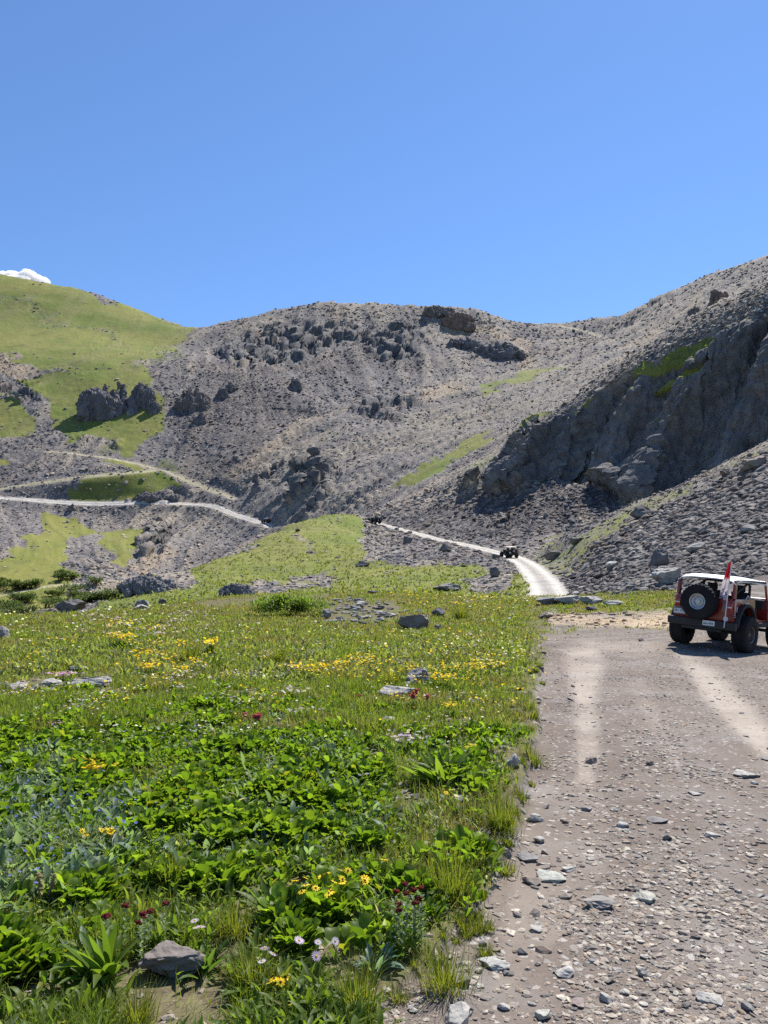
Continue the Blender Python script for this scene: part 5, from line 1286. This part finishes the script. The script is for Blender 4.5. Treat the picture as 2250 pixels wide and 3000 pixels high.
def make_offroader(label, paint, roofm, hood=None, rimm=V_DKRIM, spare=V_STEEL, flag=False, detail=True, roof='full', loc=(0, 0), head=0.0, lift=0., rollk=1.):
    root = tag(empty('offroad_vehicle'), label, 'off-road vehicle', None)
    hood = hood or paint
    # tub: side walls with the wheel arch and the low door sill, floor, rear panel
    side = [(-.64, .74), (-.50, .74)]+[p for p in arc(0, .60, .56, 166, 14, 10)]+[(.62, .74), (1.66, .74), (1.66, .80), (1.02, .80), (.86, .86), (.74, 1.05), (.70, 1.30), (.66, 1.34), (-.58, 1.34), (-.64, 1.30)]
    for sx in (-1, 1):
        b = Sh().prism(sx*.69, sx*.75, side, .006)
        b.out('side_panel', paint, root)
    Sh().box(-.69, .69, -.62, 1.66, .74, .80, .008).box(-.69, .69, -.645, -.60, .76, 1.335, .008).out('body', paint, root)
    # cowl, hood, grille, front wings
    b = Sh().prism(-.75, .75, [(1.66, .74), (1.90, .74), (1.90, 1.24), (1.86, 1.30), (1.70, 1.33), (1.66, 1.33)], .012); b.out('cowl', paint, root)
    b = Sh(); vs = [(-.66, 1.905, 1.23), (.66, 1.905, 1.23), (.56, 2.86, 1.16), (-.56, 2.86, 1.16), (-.66, 1.905, .80), (.66, 1.905, .80), (.56, 2.86, .70), (-.56, 2.86, .70)]
    b._add(vs, [(0, 1, 2, 3), (4, 7, 6, 5), (0, 4, 5, 1), (1, 5, 6, 2), (2, 6, 7, 3), (3, 7, 4, 0)], .03, 3); b.out('hood', hood, root)
    g = Sh().box(-.58, .58, 2.87, 2.92, .70, 1.15, .02)
    grille = g.out('grille', paint, root)
    for k in range(7): pass
    for sx in (-1, 1):
        Sh().lathe([(0, .095), (.03, .09), (.035, .0005)], (sx*.40, 2.922, .98), 'y', 20).out('headlight', V_PLATE, grille)
        fw = [(1.905, 1.02), (1.95, 1.08), (2.05, 1.11), (2.75, 1.07), (2.90, .96), (2.90, .92), (2.72, 1.02), (2.05, 1.06), (1.98, 1.03), (1.905, .95)]
        Sh().prism(sx*.575, sx*.90, fw, .008).out('front_wing', V_PLAS if detail else paint, root)
        fl = arc(0, .60, .625, 176, 4, 14)+arc(0, .60, .565, 4, 176, 14)
        Sh().prism(sx*.752, sx*.86, fl, .006).out('wheel_flare', V_PLAS, root)
        Sh().box(sx*.72 if sx > 0 else -.82, .82 if sx > 0 else -.72, .60, 1.80, .62, .738, .02).out('side_step', V_PLAS, root)
    # windscreen frame
    w = Sh()
    for sx in (-1, 1): w.tube([(sx*.68, 1.74, 1.33), (sx*.66, 1.60, 1.80)], .032)
    w.tube([(-.66, 1.60, 1.80), (.66, 1.60, 1.80)], .032).tube([(-.68, 1.735, 1.345), (.68, 1.735, 1.345)], .026)
    wf = w.out('windscreen_frame', paint, root)
    gl = Sh(); gl._add([(-.64, 1.725, 1.37), (.64, 1.725, 1.37), (.63, 1.61, 1.77), (-.63, 1.61, 1.77)], [(0, 1, 2, 3)]); gl.out('windscreen', V_GLASS, wf)
    # roll cage, seats, dash, steering wheel
    c = Sh()
    for yb in (.70,):
        c.tube([(-.60, yb, .80), (-.60, yb, 1.68), (-.52, yb, 1.76), (.52, yb, 1.76), (.60, yb, 1.68), (.60, yb, .80)], .035)
    for sx in (-1, 1): c.tube([(sx*.55, .70, 1.74), (sx*.58, -.45, 1.36)], .03).tube([(sx*.56, .72, 1.74), (sx*.60, 1.60, 1.77)], .028)
    c.out('roll_cage', V_PLAS, root)
    for sx in (-1, 1):
        s_ = Sh().box(sx*.36-.24, sx*.36+.24, .82, 1.32, .88, 1.02, .05)
        s_.prism(sx*.36-.24, sx*.36+.24, [(.80, 1.0), (.92, 1.0), (.80, 1.50), (.70, 1.50)], .04).box(sx*.36-.13, sx*.36+.13, .66, .76, 1.50, 1.68, .04)
        st_ = s_.out('front_seat', V_CLOTH, root)
        if detail and sx > 0: Sh().prism(.605, .665, [(.80, .9), (.94, .9), (1.0, 1.24), (.93, 1.36), (.80, 1.36), (.76, 1.2)], .03).out('seat_bolster', V_TANF, st_)
    Sh().box(-.5, .5, -.02, .38, .82, 1.0, .05).prism(-.5, .5, [(-.10, .95), (.02, .95), (-.10, 1.42), (-.20, 1.42)], .04).out('rear_seat', V_CLOTH, root)
    if detail: Sh().box(-.62, .10, .20, .62, .84, 1.46, .08).box(.08, .60, .28, .64, .84, 1.38, .07).out('dark_cabin_filler', V_CLOTH, root)  # made-up dark blocks, added so the open cabin reads dark; no real luggage
    Sh().prism(-.66, .66, [(1.50, 1.08), (1.655, 1.08), (1.655, 1.33), (1.54, 1.31)], .02).out('dashboard', V_CLOTH, root)
    Sh().lathe([(.012*math.cos(R(q)), .17+.012*math.sin(R(q))) for q in range(0, 361, 60)], (-.36, 1.40, 1.30), 'y', 24).out('steering_wheel', V_PLAS, root)
    # roof
    if roof == 'full':
        nu, nv = 15, 15; vs = []
        for k in (0, 1):
            for j in range(nv):
                for i in range(nu):
                    u, v = i/(nu-1)*2-1, j/(nv-1)
                    x = u*.735*(1-.05*v); y = -.60+v*2.24
                    z = 1.905-.085*abs(u)**4-.05*max(0, (v-.45)/.55)**1.5-.075*max(0, 1-v*7)**2-(.028 if k else 0)
                    if abs(u) > .99: z -= .03
                    vs.append((x, y, z))
        n_ = nu*nv; fs = []
        for j in range(nv-1):
            for i in range(nu-1):
                a = j*nu+i; fs += [(a, a+1, a+nu+1, a+nu), (n_+a, n_+a+nu, n_+a+nu+1, n_+a+1)]
        rim_ = [i for i in range(nu)]+[j*nu+nu-1 for j in range(1, nv)]+[(nv-1)*nu+i for i in range(nu-2, -1, -1)]+[j*nu for j in range(nv-2, 0, -1)]
        for a, b_ in zip(rim_, rim_[1:]+rim_[:1]): fs.append((a, n_+a, n_+b_, b_))
        b = Sh(); b._add(vs, fs); rf = b.out('roof', roofm, root, 50)
        for sx in (-1, 1):
            Sh().prism(sx*.665, sx*.735, [(-.64, 1.342), (-.50, 1.342), (-.46, 1.80), (-.56, 1.80)], .015).out('roof_pillar', paint, rf)
            Sh().tube([(sx*.70, -.45, 1.785), (sx*.70, .5, 1.80), (sx*.68, 1.55, 1.79)], .026).out('roof_rail', V_PLAS, rf)
    # running gear
    for x, y in ((-.80, 0), (.80, 0), (-.80, 2.37), (.80, 2.37)): tyre('wheel', root, (x, y, .47), 'x', rim=rimm, sgn=1 if x > 0 else -1)
    ax = Sh()
    for y in (0, 2.37): ax.tube([(-.66, y, .47), (.66, y, .47)], .045); ax.lathe([(-.14, .02), (-.10, .13), (.10, .13), (.14, .02)], (.0 if y < 1 else -.2, y, .47), 'x', 14)
    for sx in (-1, 1): ax.box(sx*.42-.04, sx*.42+.04, -.60, 2.85, .62, .735, .01).tube([(sx*.42, .1, .47), (sx*.50, -.1, .72)], .03)
    ax.box(-.30, .30, -.50, -.02, .52, .70, .04).tube([(.0, .1, .47), (.05, 1.2, .60)], .035)
    ax.out('axles', V_PLAS, root)
    rb = Sh().box(-.86, .86, -.80, -.655, .56, .755, .03).box(-.5, .5, -.76, -.68, .48, .555, .02)
    rb.tube([(.30, -.79, .56), (.30, -.84, .50), (.36, -.84, .50), (.36, -.79, .56)], .014)
    bumper = rb.out('rear_bumper', V_PLAS, root)
    Sh().box(-.80, .80, 2.98, 3.10, .62, .76, .03).box(-.46, -.38, 2.86, 2.99, .64, .73, .01).box(.38, .46, 2.86, 2.99, .64, .73, .01).out('front_bumper', V_PLAS, root)
    # spare on the tailgate
    sp = tyre('spare_wheel', root, (-.03, -.86, 1.20), 'y', r=.455, w=.30, rim=spare, sgn=-1)
    Sh().tube([(-.03, -.65, 1.20), (-.03, -.80, 1.20)], .07, 12).box(-.20, .14, -.685, -.648, 1.02, 1.30, .01).out('spare_carrier', V_PLAS, root)
    for sx in (-1, 1):
        tl = Sh().box(sx*.66-.07, sx*.66+.07, -.70, -.648, 1.02, 1.24, .015).out('tail_light', V_LAMP, root)
        if detail: Sh().box(sx*.66-.055, sx*.66+.055, -.7045, -.7005, 1.11, 1.14, .001).out('reverse_lens', V_PLATE, tl)
    lp = Sh().box(-.76, -.44, -.685, -.665, .83, .985, .005).out('licence_plate', V_PLATE, root)
    if detail:
        def text(body, size, loc, rot, mat, parent, name):
            cu = bpy.data.curves.new(name, 'FONT'); cu.body = body; cu.size = size; cu.align_x = 'CENTER'; cu.align_y = 'CENTER'; cu.extrude = .0015
            ob = bpy.data.objects.new('tmp_text', cu); COL.objects.link(ob); me = bpy.data.meshes.new_from_object(ob.evaluated_get(bpy.context.evaluated_depsgraph_get())); bpy.data.objects.remove(ob); me.materials.clear(); me.materials.append(mat); ob = link(name, me, parent, loc); ob.rotation_euler = rot; return ob
        text('281 YFA', .085, (-.60, -.688, .905), (R(90), 0, 0), V_INK, lp, 'plate_lettering')
        Sh().box(-.76, -.44, -.6885, -.6855, .960, .980, .001).out('plate_band', V_INK, lp)
        sp2 = Sh().box(.06, .36, -.812, -.8005, .62, .745, .004).out('bumper_plate', V_PLATE, bumper)
        ink = Sh()
        rk = random.Random(4)
        for k in range(9): ink.box(.085+k*.028, .085+k*.028+.016, -.8145, -.8125, .65, .65+rk.uniform(.03, .06), .0005)
        ink.out('sticker_print', V_INK, sp2)
        dec = Sh()
        for k in range(8): dec.box(.7515, .7545, -.60, -.555, .88+k*.045, .912+k*.045, .001)
        dec.out('side_decal', V_PLATE, root)
        Sh().box(.7515, .7545, -.50, -.44, 1.02, 1.16, .001).out('fuel_label', V_GROOF, root)
        Sh().box(.7515, .7545, .05, .30, 1.235, 1.255, .001).out('badge', V_PLATE, root)
        Sh().lathe([(0, .0005), (-.004, .06), (0, .062)], (.56, -.649, .83), 'y', 20).out('round_badge', V_PLATE, root)
        Sh().box(.735, .765, 1.70, 1.76, 1.22, 1.29, .006).out('side_marker', V_AMB, root)
        Sh().tube([(.70, .95, 1.0), (.74, .8, 1.12), (.70, .66, 1.28)], .02).out('door_strap', V_PLAS, root)
        Sh().tube([(.735, .12, 1.34), (.735, .24, 1.44), (.735, .36, 1.34)], .012).out('grab_wire', V_PLATE, root)
        Sh().box(-.15, .60, 1.42, 1.52, 1.335, 1.36, .01).out('dash_map', V_PLATE, root)
    if flag:
        pole = Sh().tube([(.60, -.82, .62), (.635, -.83, 1.3), (.69, -.84, 2.26)], .012, 8).out('flag_pole', V_PLATE, root)
        nu, nv = 12, 26; vs = []
        for j in range(nv):
            v = j/(nv-1); z = 1.32+v*.92; px_ = .637+(z-1.3)*.0573
            wd = .165*(1-v)**.45*(.55+.45*min(1, (1-v)*1.6))+.03
            for i in range(nu):
                u = i/(nu-1); vs.append((px_-u*wd, -.836+.045*math.sin(u*9+v*3)*(u)+.012*math.sin(v*14+u*4), z-.16*u*(1-v)*0-.02*math.sin(u*6)))
        fs = [(j*nu+i, j*nu+i+1, (j+1)*nu+i+1, (j+1)*nu+i) for j in range(nv-1) for i in range(nu-1)]
        b = Sh(); b._add(vs, fs); b.out('flag', V_FLAG, pole, 80)
    # stand on the ground: plane through the four wheel feet
    x0, y0 = loc; ch, sh_ = math.cos(head), math.sin(head)       # head: clockwise from straight ahead
    rgt = np.array([ch, -sh_]); fwd = np.array([sh_, ch])
    pts = {}
    for kx in (-1, 1):
        for ky in (0, 1):
            q = np.array([x0, y0])+rgt*kx*.8+fwd*ky*2.37
            pts[kx, ky] = float(ground_z(q[0], q[1])[0])
    zm = sum(pts.values())/4; pts = {k: zm+(v-zm)*rollk for k, v in pts.items()}
    zr = (pts[-1, 0]+pts[1, 0])/2; zf = (pts[-1, 1]+pts[1, 1])/2; zl = (pts[-1, 0]+pts[-1, 1])/2; zR = (pts[1, 0]+pts[1, 1])/2
    Fv = Vector((fwd[0]*2.37, fwd[1]*2.37, zf-zr)).normalized(); Rv = Vector((rgt[0]*1.6, rgt[1]*1.6, zR-zl)).normalized()
    Uv = Rv.cross(Fv).normalized(); Rv = Fv.cross(Uv)
    root.matrix_world = Matrix(((Rv.x, Fv.x, Uv.x, x0), (Rv.y, Fv.y, Uv.y, y0), (Rv.z, Fv.z, Uv.z, zr-.015+lift), (0, 0, 0, 1)))
    return root
make_offroader('red open-sided off-road vehicle with white roof, spare wheel and flag, parked beside the gravel road', V_RED, V_WHITE, rimm=V_DKRIM, spare=V_STEEL, flag=True, loc=(8.52, 19.5), head=R(46))
p1 = hit(1500, 1635, 100, 150)
make_offroader('black off-road vehicle with sand-coloured roof climbing the lower track, seen from behind', V_BLACK, V_SAND, detail=False, spare=V_STEEL, loc=(p1.x, p1.y), head=R(-14))
p2 = hit(1094, 1540, 190, 230)
make_offroader('dark off-road vehicle with pale hood at the far end of the near track', V_BLACK, V_BLACK, hood=V_LGREY, detail=False, loc=(p2.x+1, p2.y), head=R(-52), rollk=.4)
p3 = at(777, 1539, 297)
make_offroader('smallest dark off-road vehicle with grey roof on the far track beyond the green spur', V_BLACK, V_GROOF, detail=False, loc=(p3.x+1.2, p3.y), head=R(-62), rollk=.4)

# ------------------------------------------------------------------ the little cloud behind the green hill
def cloud_mat():
    m = bpy.data.materials.new('cloud'); m.use_nodes = True; t = m.node_tree; t.nodes.clear()
    o = t.nodes.new('ShaderNodeOutputMaterial'); v = t.nodes.new('ShaderNodeVolumeScatter'); v.inputs['Color'].default_value = (1, 1, 1, 1)
    v.inputs['Density'].default_value = .06; v.inputs['Anisotropy'].default_value = .35; t.links.new(v.outputs[0], o.inputs['Volume']); return m
M_CLOUD = cloud_mat()
def cloud(name, puffs, y, label):
    V, Fc, off = [], [], 0
    for k, (px, py, w, h) in enumerate(puffs):
        v, f = ICO[4]; c = at(px, py, y); s = y/F
        d = 1+.16*fbm(v[:, 0]*2.2+k*3, v[:, 1]*2.2, v[:, 2]*2.2, 4, .55)
        V.append(v*d[:, None]*np.array([w*s*.5, w*s*.5, h*s*.5])+np.array(c[:])); Fc.append(f+off); off += len(v)
    o = tag(link(name, np_mesh(name, np.concatenate(V), np.concatenate(Fc), M_CLOUD, smooth=True)), label, 'cloud')
    md = o.modifiers.new('fuse', 'REMESH'); md.mode = 'VOXEL'; md.voxel_size = 2.2
cloud('cloud', [(10, 812, 50, 34), (36, 812, 52, 40), (66, 816, 60, 34), (84, 812, 56, 46), (106, 822, 50, 36), (126, 828, 44, 34), (60, 836, 120, 40)], 3000, 'small white cumulus cloud peeking over the green hill')
cloud('cloud', [(205, 856, 46, 12), (232, 860, 50, 10), (258, 862, 40, 8)], 3000, 'thin white cloud streak low behind the crest of the green hill')

# ------------------------------------------------------------------ camera, sun, sky
cam = bpy.data.cameras.new('camera'); cam.sensor_fit = 'VERTICAL'; cam.sensor_height = 36.0; cam.lens = 36.0*F/3000.0
cam.clip_start = 0.05; cam.clip_end = 12000
co = bpy.data.objects.new('camera', cam); COL.objects.link(co)
co.location = (0, 0, EYE); co.rotation_euler = (R(90)+TH, 0, 0)
scene.camera = co
SUN_AZ, SUN_EL = R(30), R(55)
sl = bpy.data.lights.new('sun', 'SUN'); sl.energy = 5.0; sl.angle = R(.53); sl.color = (1.0, .955, .89)
so = bpy.data.objects.new('sun', sl); COL.objects.link(so)
sd_ = Vector((math.sin(SUN_AZ)*math.cos(SUN_EL), math.cos(SUN_AZ)*math.cos(SUN_EL), math.sin(SUN_EL)))
so.rotation_euler = sd_.to_track_quat('Z', 'Y').to_euler(); so.location = sd_*60
wd = bpy.data.worlds.new('World'); scene.world = wd; wd.use_nodes = True
wt = wd.node_tree; wt.nodes.clear()
sk = wt.nodes.new('ShaderNodeTexSky'); sk.sky_type = 'NISHITA'; sk.sun_disc = False
sk.sun_elevation = SUN_EL; sk.sun_rotation = SUN_AZ
sk.altitude = 0; sk.air_density = 1.0; sk.dust_density = 0.05; sk.ozone_density = 10.0
bg = wt.nodes.new('ShaderNodeBackground'); bg.inputs['Strength'].default_value = .098
wo = wt.nodes.new('ShaderNodeOutputWorld')
wt.links.new(sk.outputs[0], bg.inputs['Color']); wt.links.new(bg.outputs[0], wo.inputs['Surface'])
scene.view_settings.view_transform = 'Standard'; scene.view_settings.look = 'None'
scene.view_settings.exposure = 0.82; scene.view_settings.gamma = 1.0
try: scene.view_settings.use_curve_mapping = False
except Exception: pass
scene.render.engine = 'CYCLES'
scene.cycles.max_bounces = 6; scene.cycles.diffuse_bounces = 3; scene.cycles.glossy_bounces = 2
scene.cycles.volume_bounces = 2; scene.cycles.transmission_bounces = 4; scene.cycles.transparent_max_bounces = 6
scene.cycles.use_adaptive_sampling = True; scene.cycles.adaptive_threshold = .015
scene.cycles.use_denoising = False
